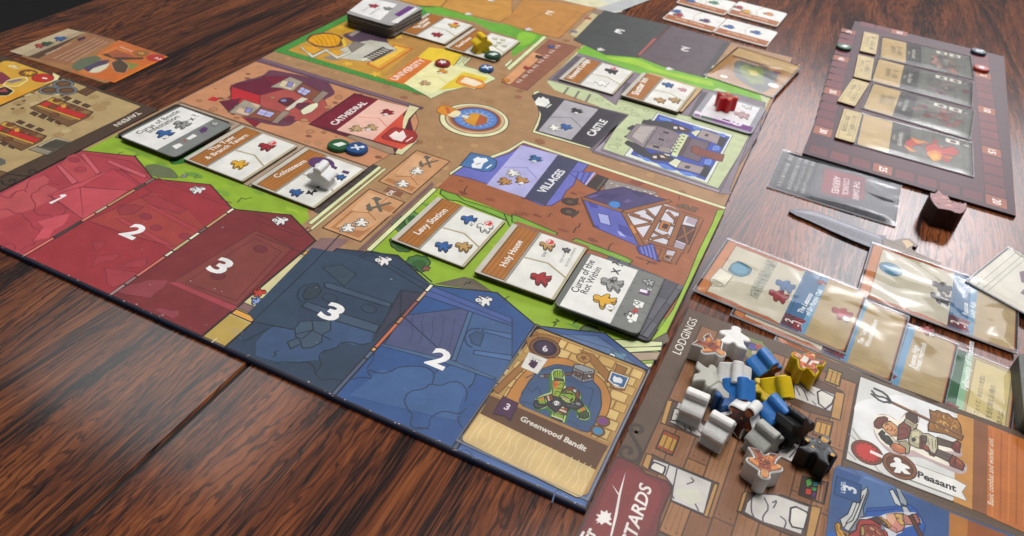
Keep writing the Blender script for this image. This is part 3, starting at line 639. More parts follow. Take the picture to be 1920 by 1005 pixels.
beam(2.2, '1140,868 1112,945'); beam(2.4, '1255,885 1205,975'); A.f('c9803c', '1145,905 1200,918 1185,945 1130,930', F_, o=OB, w=.3); A.f('4a2f28', '1155,912 1188,922 1176,938 1142,928', F_)
beam(1.2, '1115,940 1200,970')

# --- castle quarter (far right)
Z = (1000, 150, .2487)
A.part('castle_ground')
A.f('c3cda0', '-212,587 -200,576 -157,570 -137,512 -137,498 -35,496 -34,690 -214,690', 'w')
A.f('7f727c', '40,98 720,262 445,545 1420,858 1700,410 1660,395 1395,820 520,520 680,270 60,120', Z, o='453c44', w=.4)
A.f('a79ba6', '460,530 530,470 545,478 500,535 1400,835 1400,850', Z)
for a_, b_ in (((230, 105), (265, 55)), ((310, 140), (345, 85)), ((395, 165), (430, 108))): A.l('7d7a70', 1.6, [a_, b_], Z)
A.f('8b7d88', '1640,395 1760,260 1740,190 1660,360 1480,830 1500,860 1400,860', Z, o='453c44', w=.3)
A.f('7d8a4a', '1755,230 1769,240 1500,865 1480,860', Z) if 0 else None
for c_, r in (((500, 150), 3), ((560, 185), 2), ((670, 220), 3), ((720, 222), 3.4), ((850, 230), 2.5), ((765, 262), 3.4), ((642, 448), 2.2), ((600, 505), 4), ((640, 490), 2)): A.e('c3cda0', c_, r, r*.9, 0, Z, '7e8868', .35, n=7)
A.part('castle_panel')
A.f('e2e4b2', '0,95 35,80 60,100 25,130 52,200 62,270 40,340 15,385 440,505 430,520 -10,395 20,330 45,265 35,200 0,130', Z, o='3a3630', w=.4)
A.f('454248', '-10,120 40,95 705,268 440,512 15,385 48,330 60,260 30,195', Z, o='2d2a30', w=.4)
A.f('b2aeb4', '235,152 490,222 285,452 38,384', Z); A.f('3f3a42', '490,222 655,266 430,502 285,452', Z); A.l('6c676e', .6, '130,280 285,285 365,360', Z)
A.t('CASTLE', (452, 428), (562, 312), 'ecebea', .03, frame=Z)
A.f('efefe8', '10,165 40,130 60,140 70,125 100,145 110,140 125,175 90,205 20,190', Z); A.l('efefe8', 1, '100,210 135,185', Z)
A.meeple('3a383c', (325, 232), 145, 9, Z, '222222', badge='-'); A.meeple('f0efe8', (155, 360), 130, 9, Z, '6a6a60'); A.meeple('3e66a2', (245, 352), 150, 9, Z, '22406a')
A.part('castle_picture')
A.f('e0e4da', '935,245 1505,415 1312,782 685,572', Z, o='4a4850', w=.4); A.f('3b4fae', '945,262 1480,430 1292,755 735,562', Z, o='2a3060', w=.4)
for pts in ('1360,500 1400,495 1400,530 1350,530', '1300,600 1345,600 1330,640 1290,635', '950,280 1010,290 1050,315 960,300', '1200,350 1260,360 1300,380 1220,380', '780,560 850,590 900,620 840,610', '930,630 1000,640 1080,690 980,670', '1090,690 1170,700 1240,730 1150,725', '1390,400 1450,410 1440,440 1400,430'): A.f('5f86d8', pts, Z, o='8fb0ee', w=.3, sm=1)
Q = (1160, 210, .13932); D_ = '3c3a3f'; E_ = '242226'
A.f(D_, '300,160 312,140 330,104 400,112 404,98 440,100 444,116 520,120 600,132 640,122 660,134 700,130 765,165 960,228 972,270 945,292 800,275 520,200', Q)
A.f(D_, '78,430 84,408 122,380 330,470 425,560 560,550 725,612 745,640 722,668 640,672 560,662 430,650 400,612 330,610 300,585 240,560 165,482', Q)
A.f(D_, '108,216 150,196 180,178 262,188 272,236 200,250 130,244', Q); A.f(D_, '70,330 96,318 140,300 120,340 90,352', Q)
A.f('8d8186', '88,340 120,310 240,163 532,190 335,486', Q, o=E_, w=.4); A.f('b7aca8', '168,330 290,186 500,206 332,436', Q, o='5a5056', w=.3); A.l('a87a4c', .6, '225,262 318,298', Q)
A.f('85767f', '532,190 720,250 842,312 702,562 600,548 338,482', Q, o=E_, w=.4); A.f('9c9089', '360,470 470,430 700,500 680,548 600,540', Q)
for k in range(60):
    u, v = rnd.uniform(0, 1), rnd.uniform(0, 1); x = 400+60*(1-v)+330*u-0*v; y = 220+260*v+95*u-40*(1-u)*0; 
    if 180 < y < 540 and (x-532)*.0 < 1 and y > 190+(x-532)*.40 and x < 842-(y-312)*.56: A.f(rnd.choice(['7a6b74', '93848a', '8f8087', '6f616a']), [(x, y), (x+20, y+6), (x+14, y+20), (x-6, y+14)], Q)
for q in ('600,254 684,280 672,306 590,280', '535,348 622,374 606,400 526,372', '460,446 556,470 540,498 450,474'): A.f('28262a', q, Q, o='a89c9c', w=.2)
for q in ((490, 236), (458, 268), (424, 302), (398, 345), (370, 382), (352, 412)): A.f('b3a8a6', [(q[0]-16, q[1]-10), (q[0]+16, q[1]-4), (q[0]+8, q[1]+14), (q[0]-20, q[1]+8)], Q, o=E_, w=.25)
A.f('d3dcab', '850,288 945,320 782,612 702,585', Q, o='6b7058', w=.25)
for q in ((838, 312), (818, 358), (794, 396), (768, 438), (744, 480), (720, 520)): A.f('e8ecd0', [(q[0]-18, q[1]-12), (q[0]+10, q[1]-8), (q[0]-2, q[1]+16), (q[0]-26, q[1]+10)], Q, o=E_, w=.25); A.e('3f4a34', (q[0]+36, q[1]+18), 1.3, 1.0, 0, Q, n=7)
A.f('2c2629', '716,170 800,168 900,215 916,262 850,258 760,238', Q, o='7a3c34', w=.3); A.f('e6dcd6', '740,196 790,200 784,232 740,226', Q); A.f('dcc0b8', '808,196 862,212 896,246 830,236', Q, o='6b5a58', w=.2)
A.f('2c2629', '440,620 480,572 570,566 660,622 600,652 520,650', Q, o='8a5a34', w=.3); A.f('e6dcd6', '460,596 510,592 514,626 466,622', Q); A.f('dcc0b8', '545,578 600,590 636,622 570,618', Q, o='6b5a58', w=.2)
A.f('e0e5c0', '608,560 690,580 690,600 620,580', Q, o=E_, w=.25)
Z = (1000, 150, .2487)
A.f('6d5c66', '1165,430 1330,475 1250,620 1090,570', Z, o='352c34', w=.5); A.f('5a4850', '1165,430 1200,440 1120,580 1090,570', Z)
A.f('2d2b33', '1400,425 1462,440 1425,512 1375,488', Z); A.f('2d2b33', '1285,640 1340,655 1302,738 1250,720', Z)
A.f('a09290', '1268,372 1412,420 1385,485 1232,432', Z, o='352c34', w=.4); A.f('a09290', '1112,612 1288,660 1258,710 1078,662', Z, o='352c34', w=.4)
A.f('dfe0c0', '1185,395 1235,378 1262,385 1225,430', Z, o='4a5046', w=.4); A.f('dfe0c0', '1015,628 1070,592 1115,612 1080,665', Z, o='4a5046', w=.4)
A.f('4a3a40', '1300,405 1325,412 1312,430 1288,422', Z); A.f('4a3a40', '1150,645 1188,652 1172,672 1135,662', Z)
A.f('8a4a3c', '1190,505 1225,498 1265,520 1440,565 1422,618 1245,572 1195,545', Z, o='4a2420', w=.5)
for k in range(7): A.l('6a342c', .4, [(1262+k*24, 520+k*7), (1240+k*24, 572+k*7)], Z)

# --- university quarter (far left)
A.part('university_ground')
A.f('4b9440', '130,382 690,106 1260,40 1560,400 1310,705 1285,722', '10', o='2d5c2b', w=.5)
A.f('c9983f', '235,378 690,150 1080,240 1540,330 1560,400 1450,640 1315,698', '10', o='3d6b2b', w=.4)
A.f('b98a4a', '1080,240 1290,300 1560,350 1440,470 1000,560 940,575 1190,360 700,200', '10', sm=1)
for k in range(26): A.l('2f6b30', .4, [(240+k*41, 398+k*12.2), (215+k*41, 388+k*12.2)], '10')
A.f('3f7a3a', '1240,40 1300,30 1640,160 1500,120', '10')
A.part('university_picture')
F_ = '10'
A.f('e0a03a', '835,480 1040,335 1170,368 930,522', F_, o='c2622c', w=1.2); A.f('efc24a', '850,470 1045,345 1120,370 915,500', F_)
A.f('d9a62c', '540,230 640,180 760,190 720,240 600,260', F_, sm=1); A.f('e8b93c', '600,205 660,185 700,200 650,225', F_)
A.f('5b4658', '640,260 820,215 960,270 1000,320 900,360 760,330 700,300', F_, sm=1)
A.f('a69a8e', '800,195 830,205 720,275 690,262', F_); A.f('c8c5b6', '700,330 860,300 980,320 1060,375 870,462 760,455 640,440 560,420 600,380 680,350', F_, o='6a625c', w=.4)
A.f('8a8078', '690,350 740,310 820,330 720,395', F_, o='5a524c', w=.4)
A.f('5a4c4a', '800,430 950,350 1040,375 880,462', F_)
for k in range(8): A.l('d6d3c4', 1.1, [(812+k*22, 435-k*11), (862+k*22, 448-k*11)], F_)
A.f('e5e2cc', '790,448 830,430 840,440 800,460', F_)
A.l('5a504c', 3.2, '345,355 425,425 525,375 612,432 700,395', F_); A.l('d8d5c2', 2.2, '345,355 425,425 525,375 612,432 700,395', F_)
A.f('8f8578', '500,430 560,415 640,455 560,450', F_); A.f('e0a42c', '345,345 430,345 500,370 430,405 380,390', F_, o='8a5a28', w=.3); A.f('e0a42c', '545,385 600,370 660,390 610,420', F_, o='8a5a28', w=.3)
A.f('6b4a3c', '372,300 400,262 500,242 600,255 660,285 650,345 560,362 440,350', F_, sm=1); A.f('e6a416', '385,305 420,268 510,252 600,262 640,290 620,340 540,352 450,340', F_, o='7a4a20', w=.4, sm=1)
for k in range(5): A.l('a86e18', .4, [(410+k*40, 275-k*3), (450+k*36, 300), (470+k*34, 345)], F_, sm=1)
A.f('e8c23c', '640,300 660,285 680,340 660,360', F_)
for c_ in ((1065, 275), (900, 555), (690, 480)): A.star('e8b93c', c_, 2.6, 6, 5, F_)
A.part('university_panel')
A.f('dfe4b0', '1285,722 1310,742 1420,690 1560,655 1640,670 1800,592 1720,540 1560,495 1600,440 1540,420 1480,500 1110,628', F_, o='5a5a40', w=.4)
A.f('dd7830', '972,602 1212,430 1325,460 1108,628', F_); A.f('e9c838', '1212,430 1300,355 1400,368 1545,412 1478,495 1325,460', F_)
A.f('efeaae', '1108,628 1325,460 1480,495 1740,570 1640,640 1440,660 1310,700', F_); A.f('e9cc3c', '1370,675 1555,540 1742,585 1690,630 1500,660', F_)
A.f('e6953a', '1490,620 1540,565 1690,600 1725,640 1690,665 1600,660', F_, o='a85a20', w=.4, sm=1); A.f('f6e8cc', '1530,615 1570,580 1640,600 1700,630 1640,650', F_)
A.l('d8c458', .5, '1250,575 1370,578 1430,625', F_)
A.t('UNIVERSITY', (1050, 605), (1278, 455), 'f6e6d8', .02, frame=F_)
A.meeple('c6a680', (1270, 622), 130, 8.5, F_, '8a6a48'); A.meeple('dd9038', (1400, 535), 130, 8.5, F_, '8a5a30', badge='-')
A.part('low_wall')
for a_ in (0, 1):
    A.f('dfe4b8', [(1500+a_*50, 475-a_*4), (1545+a_*50, 432-a_*0), (1565+a_*50, 436), (1520+a_*50, 482)], F_, o='5a5a40', w=.4)
A.f('dfe4b8', '1860,490 1920,440 1920,460 1880,500', F_, o='5a5a40', w=.4)

# --- far row: grass and slots
A.part('far_grass')
A.f('6fae3e', '1240,60 1380,50 1560,105 1760,165 1920,190 1990,230 1930,330 1640,165 1290,95', F_)
A.f('6aa838', '0,195 60,220 200,255 250,270 0,430', '20'); A.f('8cc43c', '60,230 200,262 120,340 0,350', '20', sm=1)
A.f('e0e6b4', '235,270 262,280 -20,530 -40,510', '20', o='5a6a40', w=.4); A.f('dfe0a8', '500,390 520,350 560,360 530,400', '20')
A.f('7cb838', '480,390 560,330 700,400 930,425 1100,480 1450,575 1620,620 1850,700 1880,760 1700,720 1540,660 1490,690 1000,570 900,530 600,440', '20')
A.f('a2cc3a', '700,425 930,440 1100,520 1300,570 1500,610 1520,650 1300,600 1040,530 900,480 720,440', '20', sm=1)
A.part('far_tile_bed')
A.f('8a7d88', '270,600 500,400 640,440 1000,570 1500,680 1700,710 1900,770 1850,1004 1270,860 800,745 780,790 640,700', '20', o='463e46', w=.4)
A.f('655c68', '290,600 480,420 520,430 350,610', '20'); A.f('5f5a60', '1320,870 1420,690 1490,700 1420,890', '20'); A.f('5f5a60', '800,745 850,620 890,630 850,750', '20')
A.f('cfc39a', '1200,270 1110,210 1060,235 1600,180 1640,170', F_) if 0 else None
A.f('a8855e', '1060,240 1280,100 1640,185 1440,350', F_, o='6a4e3a', w=.3); A.f('a8855e', '1440,350 1640,200 1960,290 1800,480', F_, o='6a4e3a', w=.3)
A.part('grey_slot'); A.f('494c4a', '690,78 1185,190 935,432 700,412 460,300', '20', o='35383a', w=.5)
A.l('3c403e', .5, '600,220 900,330 1100,200', '20'); A.l('3c403e', .5, '760,110 620,250 800,290', '20')
A.part('grey_slot'); A.f('62565c', '1195,192 1640,320 1450,585 1170,515 950,430', '20', o='44383e', w=.5)
A.f('6f5f68', '1200,200 1500,300 1350,540 1000,430 1100,310', '20', k=KC*.95) if 0 else None
A.l('4e444a', .5, '1250,470 1400,380 1600,420', '20', sm=1); A.l('4e444a', .5, '1010,400 1230,480 1290,420', '20'); A.f('4d4a4a', '1590,310 1640,322 1450,586 1410,575', '20')
A.part('slot_divider'); A.f('5a3c3c', '1165,200 1190,205 945,440 925,432', '20'); A.f('b0605c', '1060,290 1085,290 960,415 945,410', '20')
A.part('stone_chips', 'stuff'); A.f('d8d8b0', '1480,545 1505,490 1520,495 1495,550', '20', o='4a4030', w=.3); A.f('e6e6c0', '1445,585 1465,550 1480,556 1460,590', '20')
A.part('tan_gap'); A.f('cdbd90', '430,262 600,100 650,112 480,285', '20', o='5a4e40', w=.3); A.f('8f7a6a', '600,70 690,82 660,112 600,100', '20')
A.e('a84a40', (570, 138), 4, 3, 0, '20'); A.e('6a7088', (465, 238), 4, 3, 0, '20')
A.part('orange_slot'); A.f('c38a48', '0,95 75,0 300,10 640,60 560,90 380,265 350,285 220,262 60,212 0,190', '20', o='8a5a34', w=.4)
A.l('9a6a38', .5, '110,160 320,60 560,110', '20'); A.l('9a6a38', .5, '130,190 330,250 500,80', '20')
A.part('orange_slot'); A.f('cb9448', '1440,0 1920,0 1920,110 1830,165 1560,105 1390,55', F_, o='8a5a34', w=.4)
A.f('cf9a44', '1060,-20 1440,-10 1385,50 1240,45 1100,10', F_, o='8a5a34', w=.4)
A.f('c38a48', '1840,165 1930,100 1990,220', F_)
A.part('slot_number')
for ch, p_, c in (('3', (805, 235), 'e6e6e4'), ('2', (1297, 368), 'e6e2e2'), ('2', (280, 97), 'efdcc4')):
    A.part('slot_number'); (x, y), = A.P([p_], '20'); A.t(ch, (x+4.5, y+5), (x-4.5, y+5), c, .03, frame='w', cap=11)
for f_, p_ in (('20', (662, 373)), ('20', (1178, 518)), ('20', (122, 222)), (F_, (1590, 107)), (F_, (1760, 3))): A.part('figure_symbol').meeple('e9e4de', p_, 250, 7, f_, 'a09a94', w=.2)
A.flush()
# ------------------------------------------------------------------ things lying on the main board and the table
def centre(c, z): q = [U(x, y, z) for x, y in c]; return (sum(a[0] for a in q)/len(q), sum(a[1] for a in q)/len(q))
def plate(name, label, cat, corners, w, h, ang, z, th, r, top, side, part='tile_base', group=None, m=None, gloss=None, xy=None):
    """a flat printed piece; ang = reading direction; w along it; returns its Empty, its Art and its local frame (origin top left, mm)"""
    cx, cy = xy or centre(S(corners) if isinstance(corners, str) else corners, z+th)
    t = thing(name, label, cat, (cx, cy, z), group)
    slab(part, rrect(cx, cy, w, h, r, ang), z, z+th, top, side, m or M_CARD, t, .2)
    a = math.radians(ang); e = (math.cos(a), math.sin(a)); n = (-e[1], e[0])
    ox, oy = cx-e[0]*w/2+n[0]*h/2, cy-e[1]*w/2+n[1]*h/2
    return t, Art(t, z+th, m or M_CARD, 'p'), frame_m(ox, oy, ang), (cx, cy, ang)
TT = 1.8; TZ = BT+.32
LOC = 'building tiles laid on the board'
def loc_tile(label, corners, ang, lines, cheap=False, z=TZ, xy=None):
    t, a, L, _ = plate('building_tile', label, 'game tile', corners, 56, 50.5, ang, z, TT, 1.2, 'c9c3b6', '6e5a44', 'tile_base', LOC, xy=xy)
    a.part('title_banner'); a.f('ab6b2b', '1.5,3.8 55.5,3.8 55.5,18.2 1.5,18.2', L, o='6a4320', w=.35)
    if not cheap:
        for k in range(9): a.l('96591f' if k % 2 else 'bf7f3a', .25, [(2, 5.2+k*1.5), (18+k*2, 5.5+k*1.5), (34, 5+k*1.5), (55, 5.4+k*1.5)], L, sm=1)
    a.f('8a5a28', '1.5,3.8 55.5,3.8 55.5,5.2 1.5,5', L)
    a.part('icon_panel'); a.f('9c978c', '.6,18.6 55.5,18.6 55.5,20.4 .6,20.4', L); a.f('e9e7e0', '.8,20.2 55.4,20.2 55.4,49.2 .8,49.2', L)
    a.l('bdb08a', 1.0, '.8,49.4 55.4,49.4', L); a.l('b9ab88', 1.0, '27.5,20.4 29.5,35 22,49.3', L); a.l('8f8468', .25, '27,20.4 29,35 21.5,49.3', L)
    a.part('tile_title')
    for s, p0, p1, f in lines: a.t(s, p0, p1, 'f4ede2', .02 if not cheap else .03, frame=f)
    return t, a, L
def icon(a, c, p, f, badge=None, star=None, size=9.5, up=180, o=None):
    a.part('meeple_symbol'); a.meeple(c, p, up, size, f, o or '2c2622', badge=badge)
    if star:
        (x, y), = a.P([star], f); a.star('d5382f', (x, y), 2.3, 3.5, 11, 'w', 'f0e8e0', .2)
        a.t('x2', (x-.2, y-1.6), (x-.2, y+1.6), 'ffffff', .03, frame='w')
BL, RD, YE, TN, WH, GR, BK, PU = '2f62a5', 'a3222a', 'e3ab24', 'bd9556', 'f1efe9', '9a9a96', '35343a', '5a3566'
# near right
t, a, L = loc_tile('Levy Station tile, wood banner, two blue figures in icons, left tile beside the bushes', '730,446 815,366 950,418.5 877,501', 89, [('Levy Station', (1222, 757), (1442, 575), '11')])
icon(a, BL, (1400, 840), '11'); icon(a, TN, (1552, 843), '11'); icon(a, BL, (1592, 640), '11', '+'); icon(a, WH, (1712, 700), '11', star=(1744, 670))
Z = (720, 340, .2786)

t0, a0, L0, _ = plate('building_tile', 'brown-edged tile lying just under the Holy House tile', 'game tile', None, 56, 50.5, 90, TZ, TT, 1.2, '9a5f40', '6a3c28', group=LOC, xy=(-121.0, 353.4))
t, a, L = loc_tile('Holy House tile, wood banner, one large red figure icon, beside the curse tile', '890,508.5 965,419 1096,465 1039,563', 91, [('Holy House', (819, 577), (934, 405), Z)], z=TZ+TT)
icon(a, RD, (1050, 650), Z, size=11.5); icon(a, TN, (1095, 430), Z, star=(1118, 408), size=9)
a.part('tile_note'); a.t('ONE', (1078, 512), (1098, 478), '2b2b2b', .005, frame=Z); a.t('FOR EACH', (1196, 548), (1226, 482), '3b3b3b', .0, frame=Z); a.t('IN YOUR LODGINGS', (1232, 575), (1296, 450), '3b3b3b', 0, frame=Z); icon(a, '77777a', (1225, 461), Z, size=4.6)
# near left
t, a, L = loc_tile('Colosseum tile, wood banner, with a white wooden meeple lying across its icons', '474,346 579,279 678,315 584,388', 89, [('Colosseum', (158, 332), (384, 208), '11')])
icon(a, BL, (298, 437), '11', size=8); icon(a, BL, (632, 322), '11', size=6.5)
a.part('crown_symbol'); a.f('242226', '370,455 395,420 415,440 440,415 465,435 430,440 425,465 400,450', '11'); a.f('242226', '440,400 475,385 470,405', '11')
a.part('ring_symbol'); a.e(PU, (490, 220), 9.5, 7.5, 0, '11'); a.e('e9e7e0', (505, 245), 6, 4.5, 0, '11')
a.part('card_symbol'); a.f(PU, '560,250 575,235 612,250 600,270', '11'); a.f(PU, '640,290 655,272 705,285 690,305', '11')
t, a, L = loc_tile('The Twig and Branch Tavern tile with yellow and red figure icons, middle tile', '345,301 451,236 555,272 458,337', 89, [('The Twig', (1592, 130), (1768, 28), '01'), ('& Branch Tavern', (1562, 192), (1868, 12), '01')])
icon(a, YE, (1790, 225), '01', size=10.5); icon(a, RD, (75, 92), '11', star=(125, 68), size=10.5)
# far right
t, a, L = loc_tile('blurred far tile with a black figure under a red star, next to the castle', '1050,150 1085,105 1187,135 1157,176', 89, [('Howard Lodge', (455, 592), (585, 452), '20')], True)
icon(a, BK, (742, 530), '20', star=(762, 512), size=11); icon(a, WH, (668, 620), '20', size=12, o='b5b0aa')
t0, a0, L0, _ = plate('building_tile', 'blurred pale tile sticking out below the blue and tan icon tile', 'game tile', None, 56, 50.5, 86, TZ, TT, 1.2, 'c9a878', '6a5040', group=LOC, xy=(-117.5, 628.0))
t, a, L = loc_tile('blurred far tile with blue and tan figures beside the purple striped tile', '1172,185 1195,135 1302,160 1278,207', 88, [('Shatter Inn', (945, 715), (1022, 590), '20')], True, z=TZ+TT)
icon(a, BL, (1165, 635), '20'); icon(a, TN, (1105, 750), '20'); icon(a, TN, (1215, 750), '20'); icon(a, 'c99aa4', (1275, 670), '20', size=7, o='b06a74')
# far left
t, a, L = loc_tile('blurred far tile with red and gold figures, beside the stack of cards', '752,60 797,25 885,45 835,82', 90, [('The Hidden', (1205, 215), (1300, 140), '10'), ('Tower', (1250, 215), (1315, 165), '10')], True)
icon(a, RD, (1355, 258), '10', size=10); icon(a, YE, (1480, 190), '10', size=10); a.star('d5382f', (1500, 175), 2, 3.4, 9, '10')
t, a, L = loc_tile('blurred far tile with a yellow wooden meeple standing on it', '837,90 890,52 970,75 927,116', 90, [('Dead Forest', (1520, 355), (1620, 285), '10')], True)
for p in ((1790, 290), (1850, 300), (1790, 340), (1860, 345), (1820, 320)): icon(a, 'dcd6b8', p, '10', size=4.5, o='8a8a60')

# --- curse tiles
CUR = 'curse tiles with a grey stone strip'
def stones(a, frame, w, h, seed, c0, cs, o, step=7.5, cols=4):
    r = random.Random(seed); y = 0
    while y < h:
        hh = r.uniform(.8, 1.15)*step; x = -r.uniform(0, 5)
        while x < w:
            ww = r.uniform(.8, 1.4)*h/cols
            x0, x1, y0, y1 = max(.4, x+.25), min(w-.4, x+ww), y+.4, min(h-.4, y+hh)
            if x1-x0 > 1 and y1-y0 > 1: a.f(r.choice(cs), [(x0, y0), (x1, y0), (x1, y1), (x0, y1)], frame, o=o, w=.3)
            x += ww
        y += hh
t, a, L, q = plate('curse_tile', 'dark grey stone-patterned tile poking out under the Curse of the Rot Within tile', 'game tile', None, 55, 49.5, 84, TZ, TT, 4, '55545c', '2c2b30', group=CUR, xy=(-60.0, 349.5))
a.part('stone_pattern'); stones(a, L, 55, 49.5, 3, '', ['5a5962', '616069', '504f58', '666570'], '34333a', 8, 3)
plate('curse_tile', 'dark tile at the bottom of the pile under the Curse of the Rot Within', 'game tile', None, 55, 49.5, 88, TZ-.25, TT, 4, '3f3c44', '211f22', group=CUR, xy=(-60.5, 345.8))
t, a, L, q = plate('curse_tile', 'Curse of the Rot Within tile with a yellow and a cracked grey figure', 'game tile', '1040,570 1100,474 1243,521 1198,627', 55.5, 50, 91, TZ+2*TT, TT, 4, '6b6d68', '45453e', group=CUR)
a.part('stone_strip'); a.f('7b7d79', '1,33 54.5,33 54.5,49 1,49', L)
for k in range(7): a.l('5d5f5b', .4, [(1+k*8, 33), (2+k*8, 36)], L); a.l('5d5f5b', .4, [(1+k*9, 49), (1+k*9, 46)], L)
a.part('text_panel'); a.f('e9e8e2', '1,3.5 54.5,3.5 54.5,33.4 1,33.4', L)
a.part('tile_title'); a.t('Curse of the', (492, 190), (622, -48), '2a2a2a', .012, frame='22'); a.t('Rot Within', (560, 200), (672, 5), '2a2a2a', .012, frame='22'); a.t('x ?', (795, 55), (838, -22), '2a2a2a', .012, frame='22')
icon(a, GR, (745, 115), '22', size=12.5, o='333333'); a.star('2a2a2a', (752, 100), 1, 4, 7, '22'); icon(a, YE, (690, 245), '22', '-', size=12.5)
icon(a, 'b0b2ae', (1022, 108), '22', size=6.5, o='333333'); a.star('3a3a3a', (1022, 106), .5, 2, 6, '22')
a.part('cost_ribbon'); a.f(PU, '955,150 1040,178 1025,215 945,192 965,172', '22'); a.t('1', (1010, 192), (1016, 172), 'f0e8f0', .03, frame='22', cap=4.2); a.e('e9e8e2', (1022, 160), .5, .5, 0, '22'); a.e('e9e8e2', (1040, 165), .5, .5, 0, '22')
a.part('card_symbol'); a.f('f0efea', '918,235 995,262 978,305 905,280', '22', o='55554e', w=.2); a.t('Q', (948, 280), (958, 255), '333333', .02, frame='22'); a.e('f0efea', (940, 290), 1.5, 1.5, 0, '22', '444444', .2)
a.part('arrow_symbol'); a.f('c2332c', '897,330 925,300 950,330 930,335 925,350 905,342', '22')
a.part('card_symbol'); a.f('f0efea', '872,325 950,350 932,408 858,380', '22', o='55554e', w=.2); a.t('2', (892, 375), (902, 350), '333333', .02, frame='22'); a.e('f0efea', (888, 400), 1.5, 1.5, 0, '22', '444444', .2); a.t('2', (915, 355), (922, 335), '333333', .02, frame='22')
# beetle
t0, a0, L0, _ = plate('curse_tile', 'dark tile lying under the Curse of Beetle Infestation tile', 'game tile', None, 56, 50.5, 90, TZ, TT, 2, '2b2623', '191513', group=CUR, xy=(-401.5, 353.5))
t, a, L, q = plate('curse_tile', 'Curse of Beetle Infestation tile with blue and grey figures, next to the tavern mat', 'game tile', '222,263 335,197.5 435,232 330,291', 55.5, 50, 89, TZ+TT, TT, 4, '74766f', '25221f', group=CUR)
a.part('stone_strip'); a.f('808380', '1,33 54.5,33 54.5,49 1,49', L)
a.part('text_panel'); a.f('eceae6', '1,2 54.5,2 54.5,33.4 1,33.4', L)
a.part('tile_title'); a.t('Curse of Beetle', (1045, 1008), (1355, 838), '2a2a2a', .012, frame='00'); a.t('Infestation', (1130, 998), (1352, 878), '2a2a2a', .012, frame='00'); a.t('x ?', (1445, 908), (1495, 868), '2a2a2a', .012, frame='00')
icon(a, BL, (1232, 1000), '00', '-', size=11); icon(a, GR, (1360, 930), '00', size=11, o='333333'); a.star('2a2a2a', (1360, 925), .8, 3, 7, '00')
a.part('cost_ribbon'); a.f(PU, '1490,975 1530,950 1560,960 1550,985 1510,1000', '00'); icon(a, 'b0b2ae', (1610, 928), '00', size=6, o='555555')
a.part('card_symbol'); a.f('f0efea', '1290,90 1345,70 1375,85 1320,115', '01'); a.f('c2332c', '1370,50 1395,45 1395,65', '01'); a.f('f0efea', '1395,35 1450,0 1480,15 1420,45', '01')
# purple striped card under the red meeple
t, a, L, q = plate('curse_tile', 'grey-edged blurred tile with a purple strip and the red meeple on it', 'game tile', '1304,222 1322,172 1434,199 1412,251', 57, 51, 88, TZ, TT, 4, '9a9aa0', '4a4a50', group=CUR)
a.part('text_panel'); a.f('e6e4e6', '6,5 53,5 53,46 6,46', L);
a.f('6d2a7c', '1520,870 1810,955 1790,990 1500,905', '20'); a.f('3f5a3a', '1430,845 1520,870 1500,905 1415,880', '20'); a.f('8a3a90', '1390,830 1425,840 1405,875 1370,865', '20') 
a.part('strip_figures')
for s, p0, p1 in (('1', (1562, 902), (1572, 882)), ('11', (1635, 925), (1655, 900)), ('6', (1712, 950), (1726, 925))): a.t(s, p0, p1, 'e8dce8', .04, frame='20')
icon(a, 'c0a0a4', (1720, 860), '20', size=12, o='9a6a70'); icon(a, 'd9d7d6', (1760, 800), '20', size=8, o='9a9a9a')

# --- stack of cards at the far left corner
zc = TZ
t = thing('card_stack', 'thick stack of grey-edged cards with a purple strip on top, far corner of the board', 'card stack', (-404, 629, TZ))
cc = [(652, 22), (730, -22), (808, 12), (750, 48)]
sx_, sy_ = centre(cc, TZ+13)
cA, cB, cD = U(652, 24, TZ+12.5), U(749, 50, TZ+12.5), U(790, 16, TZ+12.5)
sx_, sy_ = (cA[0]+cD[0])/2, (cA[1]+cD[1])/2
rs = random.Random(5)
for k in range(8):
    slab('stack_card', rrect(sx_+rs.uniform(-.4, .4), sy_+rs.uniform(-.4, .4), 50, 57, 4, rs.uniform(-.8, .8)), TZ+k*1.6, TZ+k*1.6+1.5, '8a8684' if k < 7 else 'a9a6a6', '4a443f' if k % 2 else '5d554e', M_CARD, t, .2, False)
a = Art(t, TZ+7*1.6+1.5, M_CARD)
a.part('text_panel'); a.f('eceae8', '700,80 830,-20 1060,30 930,152', '10'); a.f('6d3a80', '1035,110 1140,45 1190,55 1085,130', '10')
a.f('e6e4e2', '1010,165 1195,55 1215,62 1060,175', '10')
a.part('meeple_symbol'); a.meeple('b03040', (880, 42), 180, 9, '10', '7a2030'); a.meeple('8a8a8a', (985, 62), 180, 8, '10', '55555a')
a.part('card_text'); a.t('Curse of Dread', (800, 88), (880, 40), '6a6a6a', 0, frame='10') ; a.t('Doubled Dues', (860, 110), (940, 60), '6a6a6a', 0, frame='10'); a.flush()

